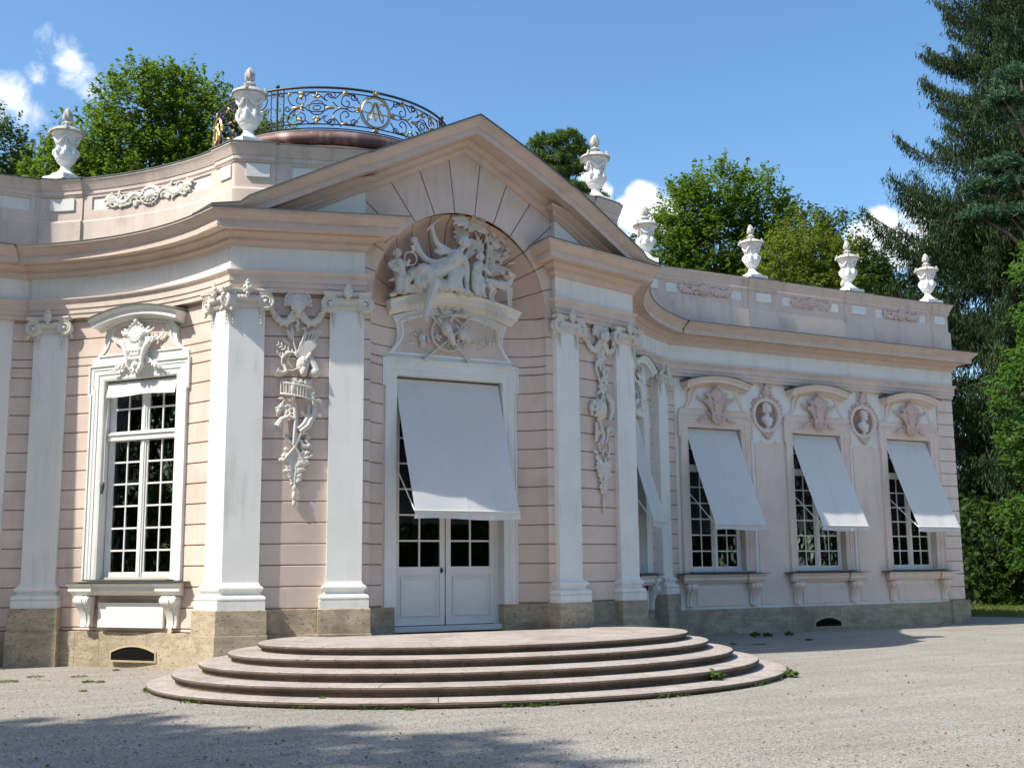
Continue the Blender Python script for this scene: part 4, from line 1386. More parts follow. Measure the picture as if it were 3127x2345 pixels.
# overdoor: waisted panel carrying a curved shelf
m = MB()
Lh = [(-1.40,5.63),(-1.40,5.70),(-1.27,5.76),(-1.17,5.88),(-1.12,6.02),(-1.12,6.16),(-1.16,6.30),(-1.22,6.42)]
outl = Lh + [(x, 6.42+.24*(1-(x/1.22)**2)) for x in np.linspace(-1.1,1.1,12)] + [(-x, z) for x, z in Lh[::-1]]
m.plate(outl, .28, -.03); od = m.build('overdoor', MAT['white_plaster'], palace, 25, M=DM)
Li = [(-1.20,5.74),(-1.12,5.84),(-1.04,5.95),(-1.0,6.06),(-.995,6.18),(-1.02,6.30)]
inl = Li + [(x, 6.32+.20*(1-(x/1.02)**2)) for x in np.linspace(-.9,.9,10)] + [(-x, z) for x, z in Li[::-1]]
m = MB(); m.plate(inl, .2, -.034); m.build('overdoor_field', PK, od, 25)
m = MB(); sweep_xz(m, inl, [(0,.0),(0,.05),(.05,.06),(.06,.0)], closed=True); m.build('overdoor_moulding', MAT['white_plaster'], od, 30)
shelf_z = lambda x: 6.47 + .25*(1-(x/1.36)**2)
m = MB(); hp = [(x, shelf_z(x)) for x in np.linspace(-1.32, 1.32, 33)]
sweep_xz(m, hp, [(-.07,-.25),(-.07,.05),(-.03,.09),(0,.13),(.02,.20),(.025,.25),(.12,.26),(.13,.29),(.165,.33),(.19,.34),(.19,-.25)])
m.build('shelf', MAT['white_plaster'], od, 30)
# hunting relief over the door: horn ring, stag and hound heads, spears, nets
o = Orn()
o.spiral((-.1,6.16), .345, .335, 1.0, 1.9, .032, .10, 40, 1)
o.stroke([(-.1,.12,6.50),(.1,.13,6.53),(.2,.14,6.52),(.27,.16,6.55)], [.03,.035,.05,.08])
o.stroke([(-.54,.10,6.57),(-.1,.14,6.11),(.31,.10,5.69)], .022); o.stroke([(.38,.11,6.53),(0,.12,6.12),(-.53,.08,5.67)], .026)
o.leaf((.27,.10,5.74), -.85, .16, .5); o.leaf((-.48,.1,5.71), 3.9, .17, .5)
o.bl((-.17,.17,6.22), (.11,.13,.15), 0, .4); o.bl((-.10,.22,6.07), (.075,.09,.14), 0, .35); o.bl((-.06,.23,5.97), (.05,.06,.07))
o.leaf((-.26,.17,6.33), 2.3, .13, .5); o.leaf((-.09,.18,6.36), 1.2, .13, .5)
o.bl((.16,.16,6.16), (.10,.11,.12)); o.bl((.26,.18,6.09), (.09,.08,.07), 0, -.6); o.leaf((.1,.16,6.25), 2.2, .1, .5); o.leaf((.22,.15,6.24), 1.2, .1, .5)
for k in range(26):
    a = random.uniform(2.9, 6.4); r = random.uniform(.12,.34)
    o.leaf((-.1+r*math.cos(a)*1.25, .07, 6.08+r*math.sin(a)*.8), random.uniform(0,6.3), random.uniform(.08,.14), .4)
o.bl((-.64,.08,6.04), (.08,.06,.09)); o.bl((-.635,.09,5.93), (.055,.06,.10)); o.leaf((-.72,.07,6.08), 2.8, .1, .5)
for sx, n in ((-.78,7), (.72,9)):
    for k in range(n):
        x = sx + random.uniform(-.22,.22); z = random.uniform(5.82,6.3)
        o.leaf((x,.045,z), random.uniform(0,6.3), random.uniform(.08,.13), .4)
for sg in (-1, 1):
    o.stroke([(sg*.1-.06,.06,6.55),(sg*.2-.06,.09,6.62),(sg*.15-.06,.08,6.68),(sg*.05-.06,.06,6.64)], [.03,.04,.03,.02]); o.shell((-.06+sg*.16,6.64), .10, 6, 0, math.pi, .08)
# the net hanging down over the shelf's ends
for k in range(14):
    x0 = .62 + .05*k + random.uniform(-.02,.02); zt = shelf_z(x0)+.1
    o.stroke([(x0,.36,zt),(x0-.02,.30,zt-.25),(x0+random.uniform(-.06,.06),.10,zt-.55),(x0+random.uniform(-.1,.1),.05,zt-.62-random.uniform(0,.2))], .0105, 4) if k < 9 else None
    x1 = -1.05 + .05*k
    if k < 9: o.stroke([(x1,.36,shelf_z(x1)+.15),(x1+.01,.35,shelf_z(x1)-.02),(x1+random.uniform(-.03,.03),.28,shelf_z(x1)-.1-random.uniform(0,.25))], .0105, 4)
place(remesh(o, .0085, 1, 'hunting_relief'), 'hunting_relief', MAT['stucco'], od, Matrix.Identity(4))

# ------------------------------------------------------------------ hanging trophies between the paired pilasters
def mask_shell(o, z):
    o.shell((0,z+.03), .24, 11, -.35, math.pi+.35, .05)
    o.bl((0,.06,z+.02), (.15,.05,.15)); o.head((0,z-.075), .112, .17)
    o.stroke([(0,.13,z-.17),(0,.10,z-.24)], [.05,.07])
    for sg in (-1, 1):
        for k in range(9):
            u = k/8
            x = sg*(.08+.43*u); zz = z-.14 - .26*math.sin(math.pi*min(1,u*.9+.1)) + .17*u
            o.bl((x, .07, zz), (.06,.045,.075-.03*u))
            if k % 2 == 0: o.bl((x, .06, zz-.07+.03*u), .035)
        o.stroke([(sg*.06,.1,z-.12),(sg*.2,.07,z-.33),(sg*.36,.06,z-.30),(sg*.52,.05,z-.08)], [.04,.05,.045,.02])
    for k in range(5): o.bl((.01*(-1)**k, .07, z-.22-.06*k), (.035,.035,.04))
def drop_tail(o, z0, z1, seed):
    r = random.Random(seed)
    o.stroke([(0,.05,z0),(.02,.06,(z0+z1)/2),(0,.05,z1)], .022)
    n = 16
    for k in range(n):
        z = z0+(z1-z0)*k/n; w = .22*(1-.75*k/n)
        for sg in (-1, 1):
            o.leaf((sg*.02, .06, z), (1.57 - sg*r.uniform(.7,1.7)), w*r.uniform(.7,1.2)+.03, .4)
            if k % 3 == 0: o.flower((sg*w*.8, z+r.uniform(-.04,.04)), .045, .06)
random.seed(21)
o = Orn(); mask_shell(o, 6.40)
for k in range(5): o.stroke([(.10+.035*k,.08,5.62),(.16+.06*k,.09,5.86+.01*k)], .015); 
for k in range(5): o.leaf((.15+.06*k,.09,5.84+.01*k), 1.2, .08, .6)
o.plate([(-.02,5.45),(.16,5.42),(.36,5.66),(.30,5.74),(.05,5.72)], .0, -.10)
o.stroke([(-.1,.08,5.95),(-.06,.08,5.7),(.0,.08,5.5)], .02); o.stroke([(.08,.09,5.95),(.14,.1,5.98),(.13,.1,5.9),(.06,.08,5.6)], .02)
o.leaf((-.1,.07,5.75), 2.0, .2, .35); o.leaf((-.12,.07,5.65), 2.5, .18, .35)
o.spray((-.02,5.48), 2.6, .34, 5, .10, .06); o.spray((-.08,5.42), 3.1, .26, 5, .09, .05, -.4)
o.spiral((-.10,5.36), .165, .16, 1.0, 0, .025, .09, 26)
o.bl((.10,.11,5.30), (.12,.10,.15)); o.bl((.12,.15,5.18), (.07,.08,.10)); o.leaf((.02,.12,5.42), 2.0, .13, .5); o.leaf((.18,.12,5.42), 1.0, .12, .5)
o.stroke([(-.22,.08,5.30),(-.18,.1,5.18),(-.26,.12,5.13),(-.35,.12,5.16)], [.03,.04,.06,.09])
o.stroke([(.2,.07,5.48),(.3,.07,5.32),(.34,.08,5.18),(.30,.08,5.10)], [.05,.07,.09,.05]); o.bl((.31,.11,5.16), (.10,.08,.09))
vs = []
for i in range(13):                                                # game basket
    u = -1+2*i/12; x = .02+.29*u; d = .07+.12*math.sqrt(max(0,1-u*u)); zt = 4.98-.10*(u+1)/2
    vs += [(x, d, zt), (x, d, zt-.20)]
    o.stroke([(x, d+.012, zt), (x, d+.012, zt-.2)], .013, 5)
o.add([(x,-d,z) for x,d,z in vs] + [(x,0,z) for x,d,z in vs], [(2*i,2*i+2,2*i+3,2*i+1) for i in range(12)] + [(26+2*i,26+2*i+1,26+2*i+3,26+2*i+2) for i in range(12)] + [(2*i,26+2*i,26+2*i+2,2*i+2) for i in range(12)] + [(2*i+1,2*i+3,26+2*i+3,26+2*i+1) for i in range(12)])
o.stroke([(vs[2*i][0], vs[2*i][1]+.01, vs[2*i][2]) for i in range(13)], .02); o.stroke([(vs[2*i+1][0], vs[2*i+1][1]+.01, vs[2*i+1][2]) for i in range(13)], .018)
for k in range(14): o.leaf((random.uniform(-.25,.25), .10, 5.0-.05), random.uniform(.3,2.8), .12, .45)
o.bl((-.06,.17,4.86), (.05,.05,.13)); o.bl((-.05,.16,4.72), (.04,.04,.08))
o.stroke([(.27,.07,4.80),(.33,.08,4.6),(.31,.09,4.4),(.22,.1,4.22),(.08,.1,4.11)], [.035,.045,.05,.055,.05])
o.stroke([(.22,.07,4.60),(.22,.08,4.4),(.15,.1,4.25),(.05,.1,4.16)], [.03,.04,.045,.04])
for k in range(12): o.leaf((-.12+random.uniform(-.15,.1), .07, 4.60+random.uniform(-.12,.1)), random.uniform(2,5), .14, .38); 
for q in ((-.26,4.55),(-.30,4.47),(-.16,4.45),(-.1,4.42)): o.flower(q, .06, .08)
o.stroke([(-.02,.08,4.6),(0,.09,4.3),(-.02,.08,3.9)], .04)
o.stroke([(-.02,.1,4.34),(-.12,.1,4.38),(-.24,.1,4.33),(-.31,.1,4.2)], [.03,.035,.05,.075])
o.stroke([(.1,.08,4.1),(0,.09,3.85),(-.2,.08,3.6)], .026); o.stroke([(-.2,.07,4.05),(0,.09,3.85),(.18,.07,3.55)], .026)
for k in range(16): o.leaf((random.uniform(-.2,.22), .07, random.uniform(3.55,4.1)), random.uniform(0,6.3), random.uniform(.1,.17), .35)
for q in ((.22,4.02),(.24,3.88),(.2,3.74),(-.16,3.8),(-.2,3.68)): o.flower(q, .055, .07)
drop_tail(o, 3.66, 3.2, 4)
o.bl((0,.06,3.13), (.045,.04,.06)); o.bl((0,.06,3.0), (.05,.045,.09)); o.bl((0,.05,2.87), (.04,.035,.07)); o.stroke([(0,.05,3.2),(0,.05,2.81)], .02)
trL = remesh(o, .0085, 1, 'trophy_relief')
dL = (2.2717, .6575)
lw = math.hypot(*dL)
fx = lambda d: (A_L[0]+.028+dL[0]/lw*d, A_L[1]-.092+dL[1]/lw*d)
p = fx(1.185)
t1 = place(trL, 'trophy_relief', MAT['stucco'], palace, wall_frame(p[0], p[1], *dL))
tag(t1, 'stucco hunting trophy with game basket, horn and quiver')
o = Orn(); mask_shell(o, 6.42)
o.plate([(-.14,6.12),(.14,6.12),(.07,5.75),(-.07,5.75)], 0, -.06)
for k in range(10): o.leaf((random.uniform(-.12,.12),.07,random.uniform(5.7,6.1)), -1.57+random.uniform(-.6,.6), .14, .4)
o.stroke([(-.18,.06,5.75),(-.02,.08,5.3),(.1,.07,4.9)], .028); o.stroke([(.2,.06,5.75),(.05,.09,5.3),(-.1,.07,4.85)], .028)
for k in range(16): o.leaf((random.uniform(-.2,.2), .07, random.uniform(5.15,5.7)), random.uniform(0,6.3), random.uniform(.1,.18), .38)
o.bl((-.10,.1,4.86), (.17,.09,.2)); o.bl((-.10,.15,4.86), (.12,.07,.15))
for k in range(10):
    a = 2*math.pi*k/10; o.bl((-.10+.18*math.cos(a), .08, 4.86+.21*math.sin(a)), .04)
o.stroke([(.1,.08,5.2),(.24,.09,5.05),(.26,.09,4.85),(.18,.09,4.65)], [.05,.07,.06,.03]); o.stroke([(-.24,.07,5.05),(-.34,.07,4.9),(-.33,.08,4.72)], [.05,.06,.03])
o.stroke([(-.15,.08,4.7),(.0,.1,4.35),(-.08,.09,4.15)], .035); o.stroke([(-.2,.08,4.6),(-.24,.09,4.2)], .03)
o.spiral((.20,4.44), .10, .02, 1.4, 2, .03, .08, 20); o.stroke([(.05,.08,4.2),(.12,.09,4.35),(.2,.09,4.53)], .03)
for k in range(22): o.leaf((random.uniform(-.2,.22), .07, random.uniform(3.7,4.6)), random.uniform(0,6.3), random.uniform(.1,.17), .36)
for q in ((-.2,4.32),(.2,4.2),(.16,3.98),(-.18,3.9)): o.flower(q, .06, .07)
o.bl((-.14,.08,3.62), (.07,.06,.07)); o.bl((.14,.08,3.55), (.07,.06,.07))
drop_tail(o, 3.8, 3.15, 9)
o.stroke([(0,.05,3.2),(0,.05,2.77)], .02); o.bl((0,.06,3.0), (.05,.045,.09)); o.bl((0,.05,2.85), (.04,.035,.07))
trR = remesh(o, .0085, 1, 'trophy_relief')
fr_ = lambda d: (A_R[0]*0+2.0-.028+2.2717/lw*d, -.092-.6575/lw*d)
p = fr_(1.36)
t2 = place(trR, 'trophy_relief', MAT['stucco'], palace, wall_frame(p[0], p[1], 2.2717, -.6575))
tag(t2, 'stucco trophy with oval shield, crossed staves and foliage')

# ------------------------------------------------------------------ scrollwork on the attic fields
def attic_scroll(w):
    o = Orn(); h = w/2
    o.shell((0,0), .12, 8, 0, math.pi, .05); o.shell((0,.0), .11, 6, math.pi, 2*math.pi, .05); o.bl((0,.07,0), (.07,.04,.06))
    o.spiral((0,0), .15, .14, 1.0, 0, .024, .06, 20)
    for sg in (-1, 1):
        x = .14
        pts = []
        for i in range(15):
            u = i/14; pts.append((sg*(.14+u*(h-.22)), .05, .07*math.sin(u*9.4)*(1-.4*u)))
        o.stroke(pts, [.04*(1-.5*i/14) for i in range(15)])
        for k in range(6):
            u = (k+.5)/6; cx = sg*(.2+u*(h-.3)); cz = (.05 if k % 2 else -.05)
            o.spiral((cx, cz), .065, .012, 1.2, random.uniform(0,6), .02, .05, 12, 1 if k % 2 else -1)
            for q in range(3): o.leaf((cx, .05, cz), random.uniform(0,6.3), .11, .42)
            if k > 3: o.flower((cx, -cz), .05, .05)
    return remesh(o, .011, 1, 'attic_scrollwork')
random.seed(5)
SCR = attic_scroll(1.55)
def bend_to_attic(me, lc, sx, sz, zc, d0):
    """wrap a flat relief onto the attic path, centred at arc length lc"""
    v = me.copy(); v.materials.clear()
    co = np.empty(len(v.vertices)*3, np.float32); v.vertices.foreach_get('co', co); co = co.reshape(-1, 3)
    out = np.empty_like(co)
    xs = np.linspace(-2.2, 2.2, 120)
    pts = []; nr_ = []
    for x in xs:
        (p0, d) = point_at(lc+x); l = math.hypot(*d); pts.append(p0); nr_.append((-d[1]/l, d[0]/l))
    pts = np.array(pts); nr_ = np.array(nr_)
    x = co[:,0]*sx
    ps = np.interp(x, xs, pts[:,0]); pt = np.interp(x, xs, pts[:,1]); ns = np.interp(x, xs, nr_[:,0]); nt_ = np.interp(x, xs, nr_[:,1])
    dd = -co[:,1] + d0
    out[:,0] = ps+ns*dd; out[:,1] = -(pt+nt_*dd); out[:,2] = zc+co[:,2]*sz
    v.vertices.foreach_set('co', out.ravel()); v.update()
    return v
for i in (2, 3, 6, 7, 8):
    a, b = field_spans[i]
    l = b-a
    mt = MAT['stucco'] if i == 3 else MAT['stucco_pink']
    sx = (1.62 if i == 3 else min(1.32, l*.8/1.55))
    link('attic_scrollwork', bend_to_attic(SCR, (a+b)/2 - (.1 if i == 3 else 0), sx, 1.25 if i == 3 else 1.05, 8.975, .0), mt, attic)
# ------------------------------------------------------------------ entrance steps: five curved stone treads
RISE = [0.0, .087, .222, .352, .480, ZP]
steps = empty('entrance_steps', ST(0, 3.0, 0))
tag(steps, 'five curved reddish stone steps with rounded nosings before the door', 'steps')
ELL = [(-.70,2.02,5.20,4.29), (-.68,1.92,4.85,3.83), (-.62,1.80,4.50,3.38), (-.48,1.58,4.16,2.92), (-.30,1.36,3.83,2.46)]
def step_outline(k, ins=0.0, n=84):
    cs, ct, a, b = ELL[k]
    out = []
    a1, a0 = -.62, math.pi+.80
    for i in range(n+1):
        th = a0 + (a1-a0)*i/n
        out.append((cs+(a-ins)*math.cos(th), ct+(b-ins)*math.sin(th)))
    return out
cuts = [[.16,.30,.40,.55,.68,.80], [.10,.22,.36,.5,.63,.77,.9], [.17,.27,.42,.58,.7,.86], [.12,.3,.47,.6,.78], [.12,.26,.38,.52,.70,.84]]
for k in range(5):
    z0, z1 = (RISE[k]-.02 if k else -.15), RISE[k+1]
    outl = step_outline(k)
    Ls = path_len(outl)
    # riser ring + tread, in separate stones
    cs = [0] + [c*Ls for c in cuts[k]] + [Ls]
    inner = -.80 if k < 4 else -.70
    st = None
    for a, b in zip(cs, cs[1:]):
        sub = clip_path(outl, a+.006, b-.006)
        m = MB()
        nz = .055
        prof = [(inner, z1-.016), (-.004, z1-.016), (-.001, z1-.008), (-.010, z1-.001), (-.03, z1), (inner, z1)]
        sweep(m, sub, prof, closed_prof=True)
        if st is None:
            st = m.build('step', MAT['step_stone'], None, 40, fix=False)
            st.parent = steps; st.matrix_parent_inverse = Matrix.Translation(ST(0, 3.0, 0)).inverted()
        else:
            s2 = m.build('tread_stone', MAT['step_stone'], st, 40, fix=False)
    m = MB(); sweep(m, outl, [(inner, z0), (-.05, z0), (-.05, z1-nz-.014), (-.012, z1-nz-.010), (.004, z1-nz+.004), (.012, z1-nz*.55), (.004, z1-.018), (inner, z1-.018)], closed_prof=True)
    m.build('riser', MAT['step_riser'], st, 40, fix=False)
# landing paving
m = MB(); ol = step_outline(4, .70)
ol2 = [(p[0], max(p[1], -.72)) for p in ol]
vs = [ST(p[0], p[1], ZP-.002) for p in ol2] ; k = len(vs)
vs2 = [ST(p[0], p[1], .2) for p in ol2]
m.add(vs+vs2, [tuple(range(k)), tuple(range(2*k-1, k-1, -1))] + [(i, (i+1) % k, k+(i+1) % k, k+i) for i in range(k)])
lo = m.build('landing', MAT['step_stone'], None)
lo.parent = steps; lo.matrix_parent_inverse = Matrix.Translation(ST(0, 3.0, 0)).inverted()

# ------------------------------------------------------------------ awnings
def awning(name_label, M, hw, ztop, zbot, out, inset, group, arm_z, val=.13, wob=0):
    e = empty('window_awning'); e.matrix_local = M
    tag(e, name_label, 'awning', group)
    n, k = 18, 12
    def P_(u, v):      # v 0 top .. 1 bottom
        x = hw*(2*u-1)*(1-.03*v)
        sag = .035*math.sin(math.pi*v) + .02*math.sin(math.pi*u)*v + .006*math.sin(9*u+5*v+wob)*math.sin(math.pi*v) + .005*math.sin(17*u-4*v+2*wob)*v
        y = inset + (-out-inset)*v + sag
        return (x, y, ztop+(zbot-ztop)*v)
    m = MB(); vs = []
    for j in range(k+1):
        for i in range(n+1): vs.append(P_(i/n, j/k))
    m.add(vs, [(j*(n+1)+i, j*(n+1)+i+1, (j+1)*(n+1)+i+1, (j+1)*(n+1)+i) for j in range(k) for i in range(n)])
    # thickness
    th = .006
    m.add([(x, y+th, z) for x, y, z in vs], [(j*(n+1)+i, (j+1)*(n+1)+i, (j+1)*(n+1)+i+1, j*(n+1)+i+1) for j in range(k) for i in range(n)])
    cl = m.build('awning_cloth', MAT['cloth'], e, 60, fix=False)
    # middle seam
    m = MB(); q = [P_(.5, j/k) for j in range(k+1)]
    m.add([(x-.012, y-.004, z) for x, y, z in q] + [(x+.012, y-.004, z) for x, y, z in q] + [(x-.012, y-.001, z) for x, y, z in q] + [(x+.012, y-.001, z) for x, y, z in q],
          [(j, k+1+j, k+2+j, j+1) for j in range(k)] + [(2*k+2+j, j, j+1, 2*k+3+j) for j in range(k)] + [(k+1+j, 3*k+3+j, 3*k+4+j, k+2+j) for j in range(k)])
    m.build('seam', MAT['cloth'], e, fix=False)
    # valance
    m = MB(); vs = []
    nv = 36
    for i in range(nv+1):
        u = i/nv; b = P_(u, 1)
        edge = min(u, 1-u)
        zz = zbot-val+.015*math.sin(u*7+wob)+(.05*max(0, 1-edge/.04))*0
        for v in (0, .5, 1.0):
            vs.append((b[0]+.02*(2*u-1)*v, b[1]+.004+.012*math.sin(u*23+wob)*v, zbot+(zz-zbot)*v))
    m.add(vs, [(3*i+j, 3*i+3+j, 3*i+4+j, 3*i+1+j) for i in range(nv) for j in range(2)])
    m.build('valance', MAT['cloth'], e, 60, fix=False)
    m = MB(); a, b = P_(0, 1), P_(1, 1)
    m.tube([(a[0]-.015,a[1],a[2]),(b[0]+.015,b[1],b[2])], .014, 8); m.build('front_bar', MAT['white_paint'], e, 60)
    for sg in (-1, 1):
        m = MB(); b = P_(0 if sg < 0 else 1, 1)
        m.tube([(sg*(hw-.02), inset+.02, arm_z), (b[0], b[1]+.02, b[2]+.0)], .013, 8); m.build('folding_arm', MAT['white_paint'], e, 60)
    m = MB(); m.tube([(-hw,inset+.03,ztop+.02),(hw,inset+.03,ztop+.02)], .04, 10); m.build('roller', MAT['cloth'], e, 60)
    return e
GA = 'lowered white awnings'
awning('large white awning lowered over the central entrance door', DM, 1.09, 5.21, 2.75, .76, .12, GA, 3.62, .145)
lab = ['white awning on the first straight wing window, nearest the curved bay', 'white awning on the middle window of the straight right wing', 'white awning on the last wing window, beside the right corner']
for s, lb, w in zip(WINS_R, lab, (0, 1.7, 3.1)):
    awning(lb, wall_frame(s, TWALL, 1, 0), .835, 5.23, 2.75, .95, .12, GA, 3.63, .125, w)
awning('white awning in the right curved bay, half hidden behind a pilaster', wall_frame(6.15, -3.385, *wd_R), .835, 5.23, 2.75, .52, .12, GA, 3.63, .125, 2.2)
# rolled-up blind in the left bay
e = empty('rolled_awning'); e.matrix_local = wall_frame(wc_L[0], wc_L[1], *wd_L)
tag(e, 'short white awning rolled up at the top of the left bay window', 'awning')
m = MB(); m.tube([(-.85,.10,5.235),(.85,.10,5.235)], .05, 12); m.build('roller', MAT['cloth_white'], e, 60)
m = MB(); vs = []
for i in range(41):
    u = i/40
    for v in (0, .25, .5, .75, 1.0):
        vs.append((-.83+1.66*u, .045-.05*v+.008*math.sin(u*19)*v, 5.23-(.235+.015*math.sin(u*8))*v))
m.add(vs, [(5*i+j, 5*i+5+j, 5*i+6+j, 5*i+1+j) for i in range(40) for j in range(4)]); m.build('valance', MAT['cloth_white'], e, 60, fix=False)
m = MB(); m.tube([(-.83,.08,5.22),(-.825,.02,4.2),(-.83,.03,3.35)], .008, 6); m.build('pull_cord', MAT['cloth_white'], e, 60)
m = MB(); m.tube([(-.83,.03,3.38),(-.80,.0,3.28),(-.84,.0,3.18)], .02, 6); m.blob((-.82,.0,3.3), (.03,.02,.06)); m.build('cord_cleat', MAT['iron'], e, 60)

# ------------------------------------------------------------------ roof urns
def urn_meshes():
    b = MB()
    b.box(-.30,.30,-.30,.30,0,.115); 
    def fn(r, z, th):
        if .53 < z < .74: return r*(1+.035*abs(math.sin(4*th))*math.sin((z-.53)/.21*math.pi))       # gadroons / acanthus on the bowl
        if .80 < z < 1.02: return r*(1+.02*math.sin(8*th))
        return r
    prof = [(.265,.115),(.275,.135),(.27,.16),(.235,.175),(.21,.19),(.16,.225),(.115,.28),(.092,.335),(.09,.36),(.105,.385),(.135,.41),(.165,.44),(.175,.452),(.17,.462),(.182,.475),(.20,.50),(.214,.54),(.216,.585),(.205,.625),(.175,.655),(.160,.68),(.155,.72),(.162,.80),(.178,.88),(.20,.94),(.235,.985),(.28,1.02),(.30,1.035)]
    b.lathe(prof, 40, fn=fn)
    for k in range(8):                                   # acanthus cups
        a = 2*math.pi*k/8
        pts = [Vector((r*math.cos(a), r*math.sin(a), z)) for r, z in ((.20,.56),(.222,.62),(.215,.68),(.19,.72),(.20,.75))]
        b.tube(pts, [.03,.045,.05,.04,.015], 6)
    for k in range(4):                                   # cloth swags
        a0 = math.pi/2*k+math.pi/4
        pts = []
        for i in range(9):
            u = i/8; a = a0+math.pi/2*u; z = .99-.16*math.sin(math.pi*u); r = .185+.05*(z-.83)/.16
            pts.append((r*math.cos(a)*1.06, r*math.sin(a)*1.06, z))
        b.tube(pts, [.012]+[.026]*7+[.012], 6)
        b.tube([(.25*math.cos(a0), .25*math.sin(a0), 1.0), (.19*math.cos(a0), .19*math.sin(a0), .88), (.178*math.cos(a0), .178*math.sin(a0), .76)], [.03,.026,.008], 6)
    body = b.mesh('urn_body', 45)
    l = MB()
    def fl(r, z, th):
        if 1.06 < z < 1.135: return r*(1+.03*abs(math.sin(10*th)))
        return r
    l.lathe([(.29,1.03),(.325,1.045),(.335,1.06),(.325,1.075),(.31,1.09),(.30,1.11),(.27,1.135),(.215,1.165),(.15,1.19),(.10,1.205),(.08,1.215),(.08,1.235),(.11,1.255),(.115,1.27),(.10,1.285),(.06,1.315),(.05,1.335),(.052,1.345)], 40, fn=fl)
    for k in range(4):
        a = math.pi/2*k+math.pi/4
        for dr, dz, r in ((.31,1.09,.045),(.30,1.14,.035),(.33,1.06,.035),(.29,1.18,.022)):
            l.blob((dr*math.cos(a), dr*math.sin(a), dz), r, None, 7, 5)
    lid = l.mesh('urn_lid', 45)
    f = MB()
    def ff(r, z, th):
        return r*(1+.16*math.sin(6*th+ (z-1.34)*16)+.07*math.sin(11*th-(z)*30))
    f.lathe([(.05,1.335),(.075,1.36),(.09,1.40),(.092,1.45),(.082,1.50),(.06,1.55),(.035,1.59),(.012,1.62)], 36, fn=ff)
    fin = f.mesh('urn_finial', 80)
    return body, lid, fin
UB, UL, UF = urn_meshes()
def urn(label, s, t, z, rz, sc=1.0):
    e = empty('roof_urn'); e.matrix_local = Matrix.Translation(ST(s, t, z)) @ Matrix.Rotation(rz, 4, 'Z') @ Matrix.Scale(sc, 4)
    tag(e, label, 'urn', 'white stone urns on the attic')
    link('urn_body', UB, MAT['urn_white'], e); link('urn_lid', UL, MAT['urn_grey'], e); link('urn_finial', UF, MAT['urn_grey'], e)
    return e
ZU = 9.50
urn('white stone urn with grey lid above the left curved bay, leftmost of all', -6.62, -4.92, ZU, math.atan2(-.54,.84)*-1*0+.6)
urn('white urn with swags on the corner pier left of the pediment', -3.84, -1.33, ZU, .28)
urn('white urn partly behind the right slope of the pediment', 3.84, -1.33, ZU, -.28)
urn('white urn on the attic just right of the pediment foot', 7.72, -5.02, ZU, -.55)
urn('white urn on the attic pier between first and second wing windows', 11.36, -5.15, ZU, 0)
urn('white urn on the attic pier between second and third wing windows', 14.95, -5.15, ZU, 0.05)
urn('white urn on the far right end of the attic', 18.18, -5.15, ZU, -.05)
urn('white urn just visible behind the far right end urn', 18.15, -8.6, ZU, .2)

# ------------------------------------------------------------------ wrought-iron lookout railing
rail = empty('lookout_railing', (DC[0], DC[1], 11.6))
tag(rail, 'round black wrought iron railing with gilded scrolls on the copper cupola', 'railing')
RH, RB = 1.03, .05
def ringpt(phi, z, r=DR): return (r*math.sin(phi), -r*math.cos(phi), z)
m = MB()
m.tube([ringpt(2*math.pi*i/96, RH) for i in range(97)], .032, 6, cap=False); m.build('top_rail', MAT['iron'], rail, 60, fix=False)
for z in (RH-.11, RB, RB+.10):
    m = MB(); m.tube([ringpt(2*math.pi*i/96, z) for i in range(97)], .016, 5, cap=False); m.build('rail_bar', MAT['iron'], rail, 60, fix=False)
class Iron(MB):
    def c2(self, x, z): 
        return ringpt(x/DR, z)
    def line(self, pts, r=.014): return self.tube([self.c2(x, z) for x, z in pts], r, 5, cap=False)
    def scroll(self, cx, cz, r0, r1, turns, a0, sgn=1, r=.014, n=18):
        return self.line([(cx+(r0+(r1-r0)*i/n)*math.cos(a0+sgn*2*math.pi*turns*i/n), cz+(r0+(r1-r0)*i/n)*math.sin(a0+sgn*2*math.pi*turns*i/n)) for i in range(n+1)], r)
    def circ(self, cx, cz, rx, rz, r=.014, n=26): return self.line([(cx+rx*math.cos(2*math.pi*i/n), cz+rz*math.sin(2*math.pi*i/n)) for i in range(n+1)], r)
def curl(pts, n=6):
    """Catmull-Rom through points"""
    out = []
    P4 = [pts[0]] + pts + [pts[-1]]
    for i in range(1, len(P4)-2):
        p0, p1, p2, p3 = [np.array(q) for q in P4[i-1:i+3]]
        for k in range(n):
            u = k/n
            out.append(tuple(.5*((2*p1)+(-p0+p2)*u+(2*p0-5*p1+4*p2-p3)*u*u+(-p0+3*p1-3*p2+p3)*u**3)))
    out.append(pts[-1]); return out
W4 = DR*math.pi/4                        # half sector width
zc = .54
iron = Iron(); gold = Iron(); post = Iron()
post.tube([ringpt(-math.pi/4, 0), ringpt(-math.pi/4, RH+.02)], .024, 8); post.blob(ringpt(-math.pi/4, RH+.07), .05)
gold.circ(0, zc, .33, .36, .026, 36); iron.circ(0, zc, .38, .41, .010)
